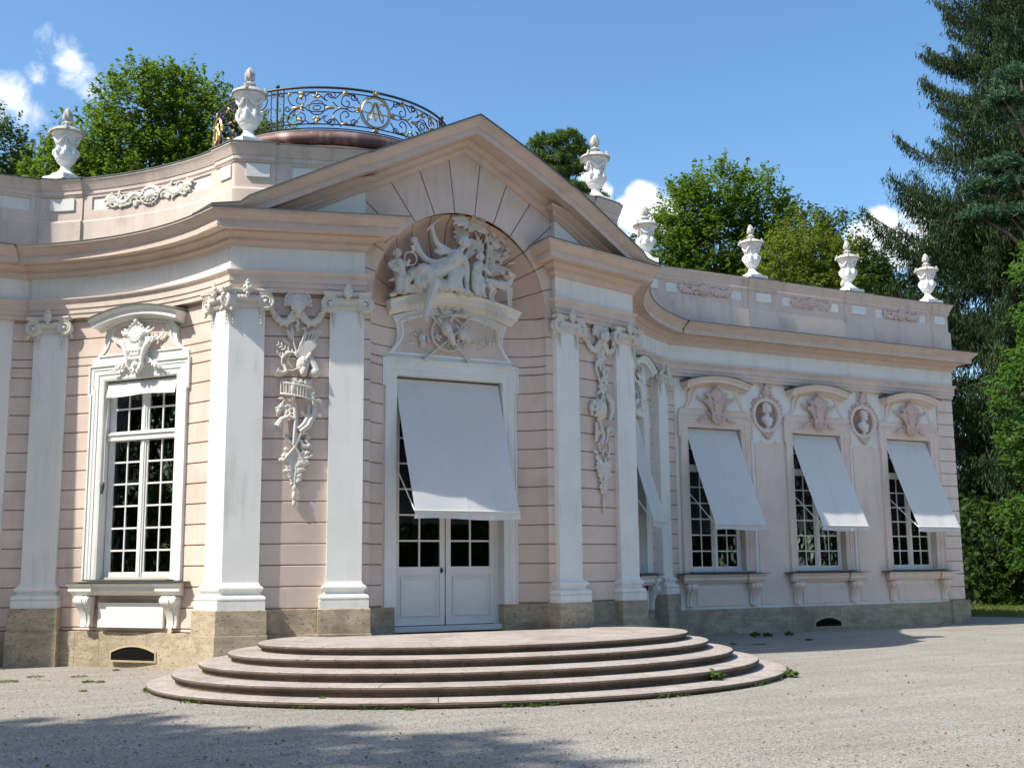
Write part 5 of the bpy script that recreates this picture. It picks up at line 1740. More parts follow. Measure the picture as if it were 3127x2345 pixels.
# cipher inside the medallion
gold.line(curl([(-.17,zc-.20),(-.20,zc-.1),(-.1,zc+.05),(-.02,zc+.24),(.06,zc+.05),(.12,zc-.15),(.20,zc-.22)]), .018)
gold.line(curl([(.17,zc-.20),(.20,zc-.1),(.1,zc+.05),(.02,zc+.24),(-.06,zc+.05),(-.12,zc-.15),(-.20,zc-.22)]), .018)
gold.line(curl([(-.22,zc+.2),(-.12,zc+.22),(-.05,zc),(0,zc-.2),(.05,zc),(.12,zc+.22),(.22,zc+.2)]), .016)
gold.line([(-.31,zc-.02),(.31,zc-.02)], .014)
def gleaf(x, z, a, l, w=.4):
    R = Matrix.Rotation(x/DR, 3, 'Z') @ Matrix.Rotation(-a, 3, 'Y')
    gold.blob(ringpt((x+math.cos(a)*l*.5)/DR, z+math.sin(a)*l*.5, DR+.01), (l*.55, .03, l*w*.5), R, 7, 5)
for a in (0, math.pi/2, math.pi, 3*math.pi/2):
    bx, bz = .36*math.cos(a), zc+.39*math.sin(a)
    for q in (-.6, 0, .6): gleaf(bx, bz, a+q, .13)
for sg in (-1, 1):
    f = lambda pts: [(sg*x, z) for x, z in pts]
    iron.line(f(curl([(.38,zc+.16),(.55,zc+.34),(.75,zc+.30),(.80,zc+.12),(.68,zc+.05),(.62,zc+.15),(.70,zc+.20)])))
    iron.line(f(curl([(.38,zc-.16),(.55,zc-.36),(.78,zc-.32),(.82,zc-.14),(.70,zc-.06),(.63,zc-.16),(.71,zc-.21)])))
    iron.line(f(curl([(.42,zc),(.55,zc+.06),(.72,zc),(.86,zc+.02),(1.0,zc+.14)]))); iron.line(f(curl([(.42,zc),(.55,zc-.06),(.72,zc),(.86,zc-.02),(1.0,zc-.14)])))
    iron.line(f(curl([(.80,zc+.40),(.95,zc+.24),(1.1,zc+.34),(1.2,zc+.24),(1.12,zc+.16)]))); iron.line(f(curl([(.80,zc-.44),(.95,zc-.26),(1.1,zc-.36),(1.2,zc-.26),(1.12,zc-.18)])))
    iron.circ(sg*1.36, zc, .26, .10); iron.circ(sg*1.36, zc, .18, .17); iron.circ(sg*1.36, zc, .09, .055)
    iron.scroll(sg*1.75, zc+.20, .16, .03, 1.4, 2.0, sg); iron.scroll(sg*1.75, zc-.22, .16, .03, 1.4, -2.0, -sg)
    iron.line(f(curl([(1.62,zc),(1.8,zc+.02),(1.98,zc+.12),(2.04,zc+.3),(1.94,zc+.36)]))); iron.line(f(curl([(1.62,zc),(1.8,zc-.02),(1.98,zc-.12),(2.04,zc-.3),(1.94,zc-.38)])))
    iron.line(f([(2.14,RB),(2.14,RH)])); iron.scroll(sg*2.21, zc+.36, .07, .015, 1.3, 0, sg); iron.scroll(sg*2.21, zc-.34, .07, .015, 1.3, 0, -sg); iron.scroll(sg*2.05, zc+.0, .08, .02, 1.2, 0, sg)
    iron.scroll(sg*.52, zc+.30, .09, .02, 1.3, 0, sg); iron.scroll(sg*.52, zc-.32, .09, .02, 1.3, 0, -sg)
    iron.scroll(sg*1.02, zc+.33, .10, .02, 1.3, 3, -sg); iron.scroll(sg*1.02, zc-.36, .10, .02, 1.3, 3, sg)
    iron.line(f(curl([(1.18,zc+.18),(1.3,zc+.3),(1.5,zc+.36),(1.62,zc+.28)]))); iron.line(f(curl([(1.18,zc-.18),(1.3,zc-.3),(1.5,zc-.38),(1.62,zc-.3)])))
    for x, z, a, l in ((.95,zc,0,.20),(.88,zc,math.pi,.14),(1.36,zc+.26,1.57,.12),(1.36,zc+.22,.6,.13),(1.36,zc+.22,2.5,.13),(1.36,zc-.26,-1.57,.16),(1.36,zc-.22,-.6,.12),(1.36,zc-.22,-2.5,.12),(1.74,zc,0,.2),(1.74,zc,2.4,.12),(1.74,zc,-2.4,.12),(.62,zc+.30,.5,.16),(.66,zc-.33,-.4,.16),(1.62,zc+.33,.2,.17),(1.66,zc+.30,-.6,.15),(1.66,zc-.33,.5,.16),(1.98,zc+.28,1.2,.12),(.78,zc+.34,2.4,.14),(.92,zc-.3,.9,.13)):
        gleaf(sg*x, z, a if sg > 0 else math.pi-a, l)
iron_me = iron.mesh('iron_scrollwork', 60, fix=False); gold_me = gold.mesh('gilded_ornament', 60, fix=False); post_me = post.mesh('post', 60)
for k in range(4):
    M = Matrix.Rotation(math.pi/2*k, 4, 'Z')
    tag(link('iron_scrollwork', iron_me, MAT['iron'], rail, M), kind='stuff'); tag(link('gilded_ornament', gold_me, MAT['gold'], rail, M), kind='stuff'); link('post', post_me, MAT['iron'], rail, M)
m = MB(); m.tube([ringpt(2*math.pi*i/96, -.02) for i in range(97)], .04, 6, cap=False); m.build('base_ring', MAT['iron'], rail, 60, fix=False)

# ------------------------------------------------------------------ busts in the roundels
def bust(label, s, turn, bald):
    o = Orn()
    o.bl((0,.10,.50), (.085,.10,.115)); o.bl((turn*.035,.19,.475), (.018,.03,.03)); o.bl((turn*.03,.17,.41), (.04,.035,.035)); o.bl((turn*.02,.175,.535), (.06,.025,.02))
    if not bald:
        for k in range(16):
            a = random.uniform(-.3,3.4); o.bl((math.cos(a)*.085, .06+random.uniform(-.05,.05), .53+math.sin(a)*.085), .035)
        o.bl((-turn*.08,.06,.44), (.035,.05,.06))
    else:
        o.stroke([(-.085,.10,.55),(0,.2,.575),(.085,.10,.55)], .022); o.bl((0,.07,.56), (.09,.09,.07)); o.bl((0,.16,.385), (.05,.04,.05))
    o.stroke([(0,.09,.42),(0,.09,.34),(0,.09,.27)], [.055,.058,.075])
    o.bl((0,.09,.20), (.185,.10,.12)); o.bl((-.12,.09,.22), (.08,.085,.08)); o.bl((.12,.09,.22), (.08,.085,.08)); o.bl((0,.12,.11), (.12,.07,.08))
    for k in range(6): o.stroke([(-.16+.05*k,.13,.26),(-.10+.035*k,.17,.16),(-.06+.03*k,.15,.08)], .016)
    o.stroke([(0,.08,.06),(0,.08,.02),(0,.08,0)], [.045,.05,.08]); o.bl((0,.08,.0), (.085,.075,.025))
    me = remesh(o, .010, 1, 'bust')
    b = link('portrait_bust', me, MAT['marble'], None, wall_frame(s, TWALL-.10, 1, 0, 5.385) @ Matrix.Rotation(turn*.3, 4, 'Z') @ Matrix.Scale(1.12, 4))
    tag(b, label, 'bust', 'marble busts in the roundels')
random.seed(3)
bust('marble bust with curled hair in the roundel nearest the curved bay', 11.455, 1, False)
bust('marble bust with headband in the roundel nearest the right corner', 14.98, 1, True)

# ------------------------------------------------------------------ figures over the door (one continuous surface each)
def figure(name, label, cat, o, vox=.013, sm=2, mt='stucco'):
    me = remesh(o, vox, sm, name)
    ob = link(name, me, MAT[mt], None, wall_frame(0, 0, 1, 0))
    # origin at the figure's foot
    zs = [v.co.z for v in me.vertices]; xs = [v.co.x for v in me.vertices]; ys = [v.co.y for v in me.vertices]
    c = Vector(((min(xs)+max(xs))/2, (min(ys)+max(ys))/2, min(zs)))
    me.transform(Matrix.Translation(-c)); ob.location = c
    tag(ob, label, cat, 'stucco figures on the shelf over the door')
    return ob
# reclining huntress; coordinates (s, t, z)
o = Orn(); o.fat = 1.22
o.head((.08,7.88), .115, -.16, True, .8)
for k in range(8): o.bl((.0+random.uniform(-.06,.05), -.26+random.uniform(-.04,.06), 7.92+random.uniform(-.06,.1)), .045)
o.leaf((.04,-.18,7.98), 1.1, .1, .5); o.leaf((.1,-.16,7.98), .7, .09, .5)
o.stroke([(.05,-.19,7.80),(.0,-.2,7.72)], [.048,.06])
o.stroke([(-.02,-.2,7.70),(-.10,-.2,7.56),(-.22,-.2,7.42),(-.38,-.22,7.32),(-.55,-.25,7.24)], [.10,.135,.125,.125,.15])
o.bl((-.08,-.18,7.62), (.17,.10,.09), 0, -.5)                                   # shoulders
o.bl((-.06,-.10,7.55), (.06,.06,.055)); o.bl((.03,-.10,7.57), (.055,.055,.055))
o.bl((-.70,-.27,7.20), (.20,.17,.16))
o.stroke([(-.74,-.22,7.19),(-.66,-.10,7.15),(-.58,-.04,7.07)], [.145,.125,.09])  # near thigh
o.stroke([(-.58,-.04,7.07),(-.63,-.05,6.87),(-.68,-.06,6.70),(-.74,-.05,6.50),(-.78,-.05,6.34)], [.09,.092,.085,.06,.04])
o.stroke([(-.78,-.06,6.34),(-.80,.02,6.28),(-.82,.09,6.26)], [.045,.042,.022])
o.stroke([(-.78,-.28,7.18),(-.95,-.24,7.18),(-1.05,-.2,7.10)], [.14,.115,.09])  # far leg
o.stroke([(-1.05,-.2,7.10),(-1.16,-.2,6.96),(-1.27,-.2,6.84),(-1.33,-.18,6.76)], [.085,.08,.055,.042])
o.stroke([(-1.33,-.18,6.75),(-1.42,-.14,6.71),(-1.46,-.12,6.70)], [.042,.038,.02])
o.stroke([(.06,-.2,7.62),(.12,-.16,7.45),(.12,-.14,7.26),(.11,-.12,7.08),(.10,-.08,6.96)], [.07,.062,.052,.042,.036])   # leaning arm
for k in range(4): o.stroke([(.07+.022*k,-.06,6.95),(.06+.025*k,-.02,6.90-.012*(k % 2)),(.06+.026*k,.0,6.86)], .014)
o.stroke([(.075,-.09,6.96),(.04,-.05,6.93),(.03,-.03,6.90)], .014)
o.stroke([(-.18,-.22,7.66),(-.34,-.2,7.74),(-.48,-.18,7.80)], [.07,.06,.052])    # raised arm
o.stroke([(-.48,-.18,7.80),(-.55,-.17,7.93),(-.59,-.16,8.05)], [.05,.042,.034]); o.bl((-.60,-.15,8.09), (.04,.035,.05))
for k in range(4): o.stroke([(-.585-.012*k,-.13,8.10),(-.61-.012*k,-.11,8.13),(-.64-.01*k,-.12,8.10)], .012)
o.stroke([(-.57,-.15,8.08),(-.58,-.12,8.12)], .013)
o.stroke([(-.72,-.13,8.02),(-.58,-.13,8.17),(-.41,-.14,8.34)], [.022,.018,.012])
# drapery: flying cloth, skirt over the lap
for k in range(7):
    w = k/6
    o.stroke([(-.92+.08*w,-.28,7.84-.05*w),(-.88+.09*w,-.26,7.66-.05*w),(-.72+.06*w,-.24,7.50-.03*w),(-.48,-.2,7.42+.03*w),(-.30,-.16,7.50+.04*w)], [.03,.05,.05,.045,.03])
o.bl((-.93,-.26,7.84), (.09,.06,.07))
for k in range(6):
    w = k/5
    o.stroke([(-.52+.08*w,-.22,7.68),(-.42+.05*w,-.18,7.63+.06*w),(-.28,-.15,7.66+.05*w)], [.03,.045,.03])
    o.stroke([(-.25+.05*w,-.10,7.42-.05*w),(-.45-.02*w,-.08,7.28-.05*w),(-.60-.10*w,-.06,7.22-.10*w),(-.66-.08*w,-.04,7.06-.06*w)], [.035,.05,.055,.035])
    o.stroke([(-.15-.05*w,-.14,7.36-.06*w),(-.20-.05*w,-.10,7.12-.04*w),(-.30+.16*w,-.06,6.95+.01*w)], [.04,.06,.04])
    o.stroke([(-.95+.08*w,-.14,7.26-.07*w),(-.80,-.1,7.25-.08*w),(-.62,-.08,7.22-.06*w)], [.03,.045,.03])
o.bl((-.06,-.10,6.94), (.17,.10,.04)); o.bl((-.62,-.18,6.93), (.5,.12,.05))
# the rocky couch and the cloth heaped on it
rs = random.Random(8)
for k in range(26):
    x = rs.uniform(-1.25,.25); z = 6.80+.10*(1-(x/1.3)**2)+rs.uniform(0,.10)
    o.bl((x, -.26+rs.uniform(-.05,.05), z), (rs.uniform(.07,.13), .10, rs.uniform(.05,.09)), 0, rs.uniform(-.4,.4))
for k in range(9):
    x = -.95+.11*k
    o.stroke([(x,-.24,7.26-.02*k),(x+.05,-.14,7.12-.015*k),(x+.02,-.10,6.98),(x+.07,-.06,6.90)], [.035,.05,.055,.03])
for k in range(8):
    w = k/7
    o.stroke([(-.02-.25*w,-.26,7.58-.20*w),(.02-.22*w,-.18,7.34-.14*w),(-.06-.14*w,-.12,7.10),(-.02-.18*w,-.06,6.95)], [.035,.055,.06,.03])
o.bl((-.75,-.12,7.24), (.20,.13,.13), 0, -.2); o.bl((-.42,-.16,7.32), (.19,.13,.12), 0, .5); o.bl((-.12,-.14,7.56), (.15,.12,.13), 0, .9)
random.seed(9)
figure('reclining_statue', 'stucco figure of a reclining draped huntress with raised arm over the door', 'statue', o, .0125, 2)
# putti
def putto(o, x, z, d, lean, seated):
    o.head((x, z), .088, d, True, lean)
    o.stroke([(x,d,z-.08),(x,d,z-.12)], [.045,.05])
o = Orn(); o.fat = 1.15; putto(o, -1.30, 7.51, -.18, .6, True)
o.stroke([(-1.29,-.18,7.40),(-1.26,-.18,7.28),(-1.24,-.18,7.14),(-1.24,-.17,7.05)], [.08,.105,.11,.10]); o.bl((-1.29,-.17,7.36), (.12,.07,.05))
o.stroke([(-1.39,-.17,7.36),(-1.46,-.14,7.26),(-1.40,-.07,7.18),(-1.33,-.05,7.14)], [.045,.042,.036,.03]); o.stroke([(-1.20,-.16,7.36),(-1.13,-.1,7.30),(-1.10,-.06,7.40)], [.045,.04,.03])
o.stroke([(-1.27,-.15,7.06),(-1.30,-.06,6.98),(-1.31,-.06,6.86),(-1.32,-.05,6.75)], [.085,.07,.055,.04]); o.stroke([(-1.2,-.15,7.06),(-1.16,-.06,7.0),(-1.19,-.08,6.86),(-1.2,-.06,6.78)], [.085,.07,.055,.04])
o.bl((-1.33,.0,6.73), (.03,.06,.025)); o.bl((-1.2,-.01,6.77), (.03,.06,.025))
o.stroke([(-1.52,-.1,7.30),(-1.40,-.08,7.24),(-1.28,-.08,7.20)], .018)
o.spiral((-1.07,7.42), .13, .125, 1.0, 0, .018, -.08, 24); o.stroke([(-1.04,-.1,7.54),(-1.01,-.09,7.60),(-1.03,-.08,7.68)], [.02,.03,.05])
o.plate([(-1.48,6.98),(-1.34,6.98),(-1.36,7.06)], .25, .15)
figure('child_statue', 'stucco child with a hunting horn seated at the left end of the shelf', 'statue', o, .011, 2)
o = Orn(); o.fat = 1.15; putto(o, .43, 7.64, -.18, .5, False)
o.stroke([(.42,-.18,7.53),(.37,-.18,7.42),(.33,-.17,7.28),(.33,-.16,7.18)], [.08,.10,.105,.10]); o.bl((.40,-.17,7.50), (.12,.07,.05))
o.stroke([(.48,-.15,7.49),(.48,-.08,7.40),(.54,-.05,7.33),(.60,-.04,7.29)], [.045,.042,.036,.028]); o.stroke([(.30,-.15,7.47),(.27,-.06,7.40),(.36,-.03,7.40)], [.045,.042,.03])
o.stroke([(.31,-.14,7.18),(.28,-.08,7.05),(.31,-.08,6.94),(.33,-.06,6.86)], [.085,.075,.055,.04]); o.stroke([(.38,-.14,7.18),(.41,-.06,7.06),(.40,-.06,6.94),(.42,-.04,6.86)], [.085,.072,.055,.04])
o.bl((.35,-.01,6.84), (.03,.06,.025)); o.bl((.44,.0,6.84), (.03,.06,.025))
for k in range(4): o.stroke([(.25+.02*k,-.10,7.24),(.35,-.05,7.26-.02*k),(.46,-.10,7.20-.02*k)], .03)
figure('child_statue', 'stucco child standing between the huntress and the hound', 'statue', o, .011, 2)
# hound
o = Orn()
o.stroke([(.52,-.16,7.16),(.62,-.13,7.17),(.76,-.11,7.14),(.90,-.09,7.11),(.97,-.08,7.10)], [.085,.085,.075,.095,.095])
o.stroke([(.97,-.08,7.13),(1.03,-.06,7.22),(1.05,-.05,7.31)], [.075,.055,.048]); o.bl((1.04,-.04,7.34), (.055,.05,.05)); o.stroke([(1.03,-.03,7.34),(.98,-.0,7.36),(.93,.02,7.37)], [.045,.032,.02])
o.stroke([(1.0,-.02,7.31),(.95,.0,7.30)], [.022,.014]); o.leaf((1.08,-.05,7.37), -.9, .09, .5)
for x, y in ((.95,-.03),(1.03,-.10)): o.stroke([(x,y,7.08),(x+.02,y,6.94),(x+.015,y,6.82),(x+.015,y+.02,6.72)], [.06,.036,.028,.024]); o.bl((x+.01,y+.05,6.71), (.025,.04,.02))
for x, y in ((.56,-.09),(.66,-.18)):
    o.stroke([(x,y,7.12),(x+.07,y+.02,7.0),(x+.03,y,6.92),(x+.06,y,6.80)], [.08,.055,.032,.026]); o.bl((x+.06,y+.04,6.79), (.025,.04,.02))
o.stroke([(.47,-.15,7.16),(.40,-.1,7.08),(.42,-.06,6.98)], [.025,.018,.01])
figure('dog_statue', 'stucco hound looking back at the right end of the shelf', 'statue', o, .010, 2)
# small tree and quiver modelled on the back of the niche
o = Orn()
o.stroke([(.58,-.30,6.95),(.60,-.3,7.31),(.66,-.33,7.71),(.68,-.33,8.02),(.53,-.22,8.28),(.3,-.18,8.34)], [.045,.04,.034,.028,.02,.012])
rr = random.Random(4)
for (x, z, a, l) in ((.53,8.28,2.7,.4),(.2,8.34,3.1,.3),(.60,8.15,2.6,.35),(.30,8.10,2.9,.3),(.68,8.0,.9,.4),(.85,8.05,.8,.3),(.66,7.85,2.5,.35),(.5,7.9,2.9,.25),(.66,7.75,.2,.45),(.85,7.70,.4,.35),(.70,7.60,-.5,.3),(.62,7.5,.0,.3),(.75,7.9,.5,.3),(.4,8.22,2.4,.3)):
    q = (x*x + max(0, z-NCZ)**2)/NR**2
    dd = niche_t(x, z) + .13
    o.spray((x, z), a+rr.uniform(-.2,.2), l, 6, .17, dd, rr.uniform(-.5,.5), rr)
for k in range(4): o.stroke([(.10+.03*k,-.30,7.60),(.25+.05*k,-.28,7.84-.02*k)], .02)
for k in range(90):
    a = rr.uniform(-.35,1.75); r_ = rr.uniform(.25,.80)
    x, z = .50+r_*math.cos(a)*.78, 7.55+r_*math.sin(a)*.98
    if (x*x+(z-NCZ)**2)**.5 < NR-.12: o.leaf((x, niche_t(x, z)+.10+rr.uniform(0,.06), z), a+rr.uniform(-.5,.5), rr.uniform(.12,.2), .32)
tr = link('oak_relief', remesh(o, .0115, 1, 'oak_relief'), MAT['stucco'], palace)
# ------------------------------------------------------------------ trees
def leaf_quads(P, Nrm, D, l, w):
    """rhombic leaves: centres P, normals Nrm, long direction D (arrays), sizes l,w arrays -> verts, faces"""
    D = D - Nrm*np.sum(D*Nrm, 1, keepdims=True)
    D /= (np.linalg.norm(D, axis=1, keepdims=True)+1e-9)
    S = np.cross(Nrm, D)
    l = l[:, None]*.5; w = w[:, None]*.5
    fold = Nrm*l*.18
    V = np.stack([P-D*l-fold*0, P+S*w+fold, P+D*l-fold, P-S*w+fold], 1).reshape(-1, 3)
    F = np.arange(len(P)*4).reshape(-1, 4)
    return V, F
def unit(a): return a/(np.linalg.norm(a, axis=1, keepdims=True)+1e-9)

def broadleaf(name, label, base, lobes, mt, n_twigs, per, leaf, twig=.9, up=.5, seed=1, trunk_r=.35, group=None, hang=0.0, fill=.55, bark='bark'):
    rng = np.random.default_rng(seed)
    base = Vector(base)
    e = empty(name, base)
    tag(e, label, 'tree', group)
    L = np.array(lobes, float)
    wts = (L[:,3]*L[:,4]*L[:,5])**.66; wts /= wts.sum()
    k = rng.choice(len(L), n_twigs, p=wts)
    d = unit(rng.normal(size=(n_twigs,3)))
    rr = (fill+(1-fill)*rng.random(n_twigs)**.5)[:,None]
    C = L[k,:3] + d*L[k,3:6]*rr
    out = unit(d*np.array([1,1,.8]) + np.array([0,0,up-hang]) + rng.normal(size=(n_twigs,3))*.35)
    tl = twig*rng.uniform(.6,1.3,n_twigs)
    u = rng.random((n_twigs, per))
    P = C[:,None,:] + out[:,None,:]*(u*tl[:,None])[:,:,None] + rng.normal(size=(n_twigs,per,3))*(twig*.22*(1.15-u))[:,:,None]*np.array([1,1,.7])
    if hang: P[:,:,2] -= hang*u*u*tl[:,None]*1.2
    P = P.reshape(-1,3)
    n = len(P)
    O = np.repeat(out, per, 0)
    Nn = unit(np.array([0,0,.9]) + O*.35 + rng.normal(size=(n,3))*.55)
    D = unit(O + rng.normal(size=(n,3))*.7)
    ll = leaf*rng.uniform(.65,1.35,n)
    V, F = leaf_quads(P, Nn, D, ll, ll*rng.uniform(.45,.7,n))
    b = np.array(base)
    np_mesh('crown', V-b, F, MAT[mt], e)
    # trunk, limbs and visible twigs
    m = MB()
    cz = L[:,2].min()
    ctr = Vector((float((L[:,0]*wts).sum()), float((L[:,1]*wts).sum()), float((L[:,2]*wts).sum())))
    top = ctr - base
    hgt = top.z
    m.tube([(0,0,-.2),(0,0,.4),(top.x*.15,top.y*.15,hgt*.3),(top.x*.5,top.y*.5,hgt*.65),(top.x,top.y,hgt)], [trunk_r*1.5,trunk_r,trunk_r*.85,trunk_r*.6,trunk_r*.28], 10)
    for q in L:
        t = Vector(q[:3]) - base
        st = Vector((top.x*.45, top.y*.45, hgt*rng.uniform(.5,.7)))
        md = st.lerp(t, .5) + Vector((0,0,.3))
        m.tube([st, md, t, t+Vector((0,0,q[5]*.6))], [trunk_r*.35,trunk_r*.25,trunk_r*.14,trunk_r*.05], 6)
    for i in rng.choice(n_twigs, min(n_twigs, 70), replace=False):
        a = Vector(L[k[i],:3]) - base; c = Vector(C[i]) - base
        m.tube([a, a.lerp(c, .5)+Vector((0,0,.12)), c], [trunk_r*.10,trunk_r*.07,trunk_r*.03], 4, cap=False)
    m.build('trunk', MAT[bark], e, 60, fix=False)
    return e

def spruce(name, label, base, h, rmax, mt, seed=2, trunk_r=.4, z_lo=1.0, n_br=230, droop=.9, group=None, leaf=.34, dens=1.0, prof=None):
    rng = np.random.default_rng(seed)
    e = empty(name, base); tag(e, label, 'tree', group)
    Ps = []; Ns = []; Ds = []; ls = []; ws = []
    m = MB()
    m.tube([(0,0,-.3),(0,0,h*.3),(.1,0,h*.7),(.05,.0,h)], [trunk_r*1.2,trunk_r*.85,trunk_r*.4,.03], 9)
    tiers = max(8, n_br//7)
    for i in range(n_br):
        ti = i//7
        u = (ti+.5+rng.normal()*.12)/tiers
        u = min(.995, max(0, u))**.92
        z = z_lo + (h-z_lo)*u
        if i % 7 == 0: tier_len = rng.uniform(.82,1.12)
        rad_ = rmax*(1-u)**.8*tier_len*rng.uniform(.72,1.08) + .25
        if prof is not None: rad_ *= prof(u)
        az = rng.uniform(0, 2*math.pi)
        dx, dy = math.cos(az), math.sin(az)
        n = max(4, int(rad_*5*dens))
        s = np.linspace(.12, 1, n)
        rise = rng.uniform(.0,.14)
        x = dx*rad_*s; y = dy*rad_*s
        zz = z + rad_*(rise*s - .20*np.sin(s*2.2) + .24*s**4)
        pts = np.stack([x,y,zz],1)
        m.tube([(0,0,z)] + [tuple(q) for q in pts[::max(1,n//4)]] + [tuple(pts[-1])], [.05]+[.035]*len(pts[::max(1,n//4)])+[.012], 4, cap=False)
        side = np.array([-dy,dx,0])
        for j in range(n):
            wid = rad_*.22*(1-s[j]*.75)+.12
            # side twigs with foliage hanging from them
            for q in range(int(8*dens)+1):
                off = rng.normal()*wid
                hl = droop*rng.uniform(.35,1.0)*(.35+.65*(1-abs(s[j]-.5)))
                kk = 4
                t = np.linspace(0,1,kk)+rng.uniform(0,.2)
                p = pts[j] + side*off + np.array([dx,dy,0])*abs(off)*.25
                pp = p[None,:] + np.outer(t, np.array([0,0,-hl])) + rng.normal(size=(kk,3))*.06
                pp[:,2] += .10
                Ps.append(pp)
                Ns.append(unit(rng.normal(size=(kk,3))+np.array([dx,dy,.3])*.8))
                Ds.append(np.tile(np.array([[dx*.3+rng.normal()*.2, dy*.3+rng.normal()*.2, -1.0]]),(kk,1)))
                ls.append(np.full(kk, leaf)*rng.uniform(.7,1.3,kk)); ws.append(np.full(kk, leaf*.17)*rng.uniform(.7,1.4,kk))
        # upturned tip
        Ps.append(pts[-3:]+rng.normal(size=(3,3))*.05); Ns.append(unit(rng.normal(size=(3,3))+np.array([0,0,1.]))); Ds.append(np.tile([[dx,dy,.45]],(3,1))); ls.append(np.full(3,leaf*1.3)); ws.append(np.full(3,leaf*.35))
    P = np.concatenate(Ps); V, F = leaf_quads(P, np.concatenate(Ns), np.concatenate(Ds).astype(float), np.concatenate(ls), np.concatenate(ws))
    np_mesh('crown', V, F, MAT[mt], e)
    m.build('trunk', MAT['bark'], e, 60, fix=False)
    return e

def pine(name, label, base, clumps, mt, seed=3, per=900, needle=.22, trunk_r=.3, group=None):
    rng = np.random.default_rng(seed)
    e = empty(name, base); tag(e, label, 'tree', group)
    b = np.array(base, float)
    Ps=[];Ns=[];Ds=[]
    for (x,y,z,rx,rz) in clumps:
        nt = max(10, int(per/16))
        d = unit(rng.normal(size=(nt,3))); d[:,2] = np.abs(d[:,2])*.9-.25
        c = np.array([x,y,z]) + d*np.array([rx,rx,rz])*rng.uniform(.45,1.0,(nt,1))
        for q in range(16):
            dd = unit(d*.6+np.array([0,0,.5])+rng.normal(size=(nt,3))*.7)
            Ps.append(c+dd*needle*.5+rng.normal(size=(nt,3))*.05); Ds.append(dd); Ns.append(unit(rng.normal(size=(nt,3))))
    P=np.concatenate(Ps); n=len(P)
    V,F=leaf_quads(P-b, np.concatenate(Ns), np.concatenate(Ds), np.full(n,needle)*rng.uniform(.8,1.4,n), np.full(n,needle*.22))
    np_mesh('crown', V, F, MAT[mt], e)
    C=np.array(clumps)[:,:3]-b
    top=C[C[:,2].argmax()]
    m=MB(); m.tube([(0,0,-.2),(top[0]*.2,top[1]*.2,top[2]*.4),(top[0]*.7,top[1]*.7,top[2]*.8),tuple(top)],[trunk_r*1.3,trunk_r,trunk_r*.6,trunk_r*.15],8)
    for c in C: m.tube([(top[0]*.5,top[1]*.5,max(1,c[2]-2.2)),tuple(c*.5+np.array([top[0]*.25,top[1]*.25,c[2]*.5-.8])),tuple(c)],[trunk_r*.4,trunk_r*.25,trunk_r*.08],5)
    m.build('trunk', MAT['bark'], e, 60, fix=False)
    return e

GT = 'park trees behind the palace'
broadleaf('beech_tree', 'big rounded green beech rising behind the left curved bay', (1.2,38.5,0),
          [(.9,37.5,24.2,2.3,2.3,2.2),(-1.1,38.6,22.4,2.0,2.2,2.1),(3.0,36.8,23.6,1.9,2.0,2.1),(1.2,37.5,21.0,3.6,2.6,2.2),(4.6,35.9,21.6,2.2,2.0,2.3),(-2.0,39.2,20.2,2.0,2.0,2.2),(2.0,37.3,25.2,1.6,1.6,1.4),(6.2,35.2,22.3,1.5,1.5,1.6),(1.5,37.6,18.8,4.6,3.0,2.4),(-3.4,39.8,19.6,1.5,1.8,1.8),(-2.9,39.6,21.4,1.2,1.4,1.5)],
          'leaf_beech', 2500, 28, .205, 1.0, .55, 4, .4, GT)
broadleaf('dark_tree', 'dark green tree cut by the left edge of the photo', (-5.6,46.5,0),
          [(-5.9,46.6,23.6,2.0,2.0,2.4),(-6.6,47,21.3,2.6,2.2,2.4),(-4.4,46.0,21.2,1.6,1.6,2.0)], 'leaf_dark', 800, 24, .22, 1.0, .6, 8, .35, GT)
broadleaf('slender_tree', 'sparse brownish tree behind the leftmost urn', (-1.8,56,0),
          [(-2.2,56,26.6,1.3,1.3,2.0),(-3.4,56.5,24.3,1.8,1.6,1.9),(-.6,55.4,24.4,1.6,1.6,1.9),(-2.0,56,23.0,2.6,2,2)], 'leaf_brown', 300, 18, .26, 1.0, .7, 9, .25, GT, fill=.3)
pine('scots_pine', 'small-crowned pine behind the right slope of the pediment', (21.6,32.2,0),
     [(20.6,32.6,24.3,1.0,.75),(21.7,32.1,24.6,.95,.7),(22.2,31.9,23.9,.8,.6),(20.2,32.9,23.5,.9,.7),(21.3,32.3,23.4,1.1,.75),(22.3,31.8,22.9,.75,.55),(20.9,32.5,22.6,1.0,.6),(22.7,31.6,21.8,.7,.45),(23.2,31.3,21.2,.55,.35),(21.8,32.0,21.8,.8,.5)], 'needle_pine', 3, 1500, .26, .3, GT)
broadleaf('beech_tree', 'tall green beech with airy crown right of the pediment', (29,28.3,0),
          [(28.8,28.3,20.9,1.9,1.9,1.9),(27.3,29.1,20.0,1.5,1.6,1.9),(30.4,27.5,20.6,1.6,1.6,1.9),(31.5,26.9,19.1,1.3,1.4,1.8),(26.4,29.7,18.2,1.5,1.6,1.9),(28.5,28.4,18.0,2.5,2.0,1.8),(30.7,27.3,17.4,2.0,1.8,1.8),(27.3,29.2,15.8,2.6,2.0,2.2),(30.2,27.6,15.2,2.8,2.2,2.0)],
          'leaf_beech', 2000, 26, .20, 1.0, .75, 14, .38, GT, fill=.45)
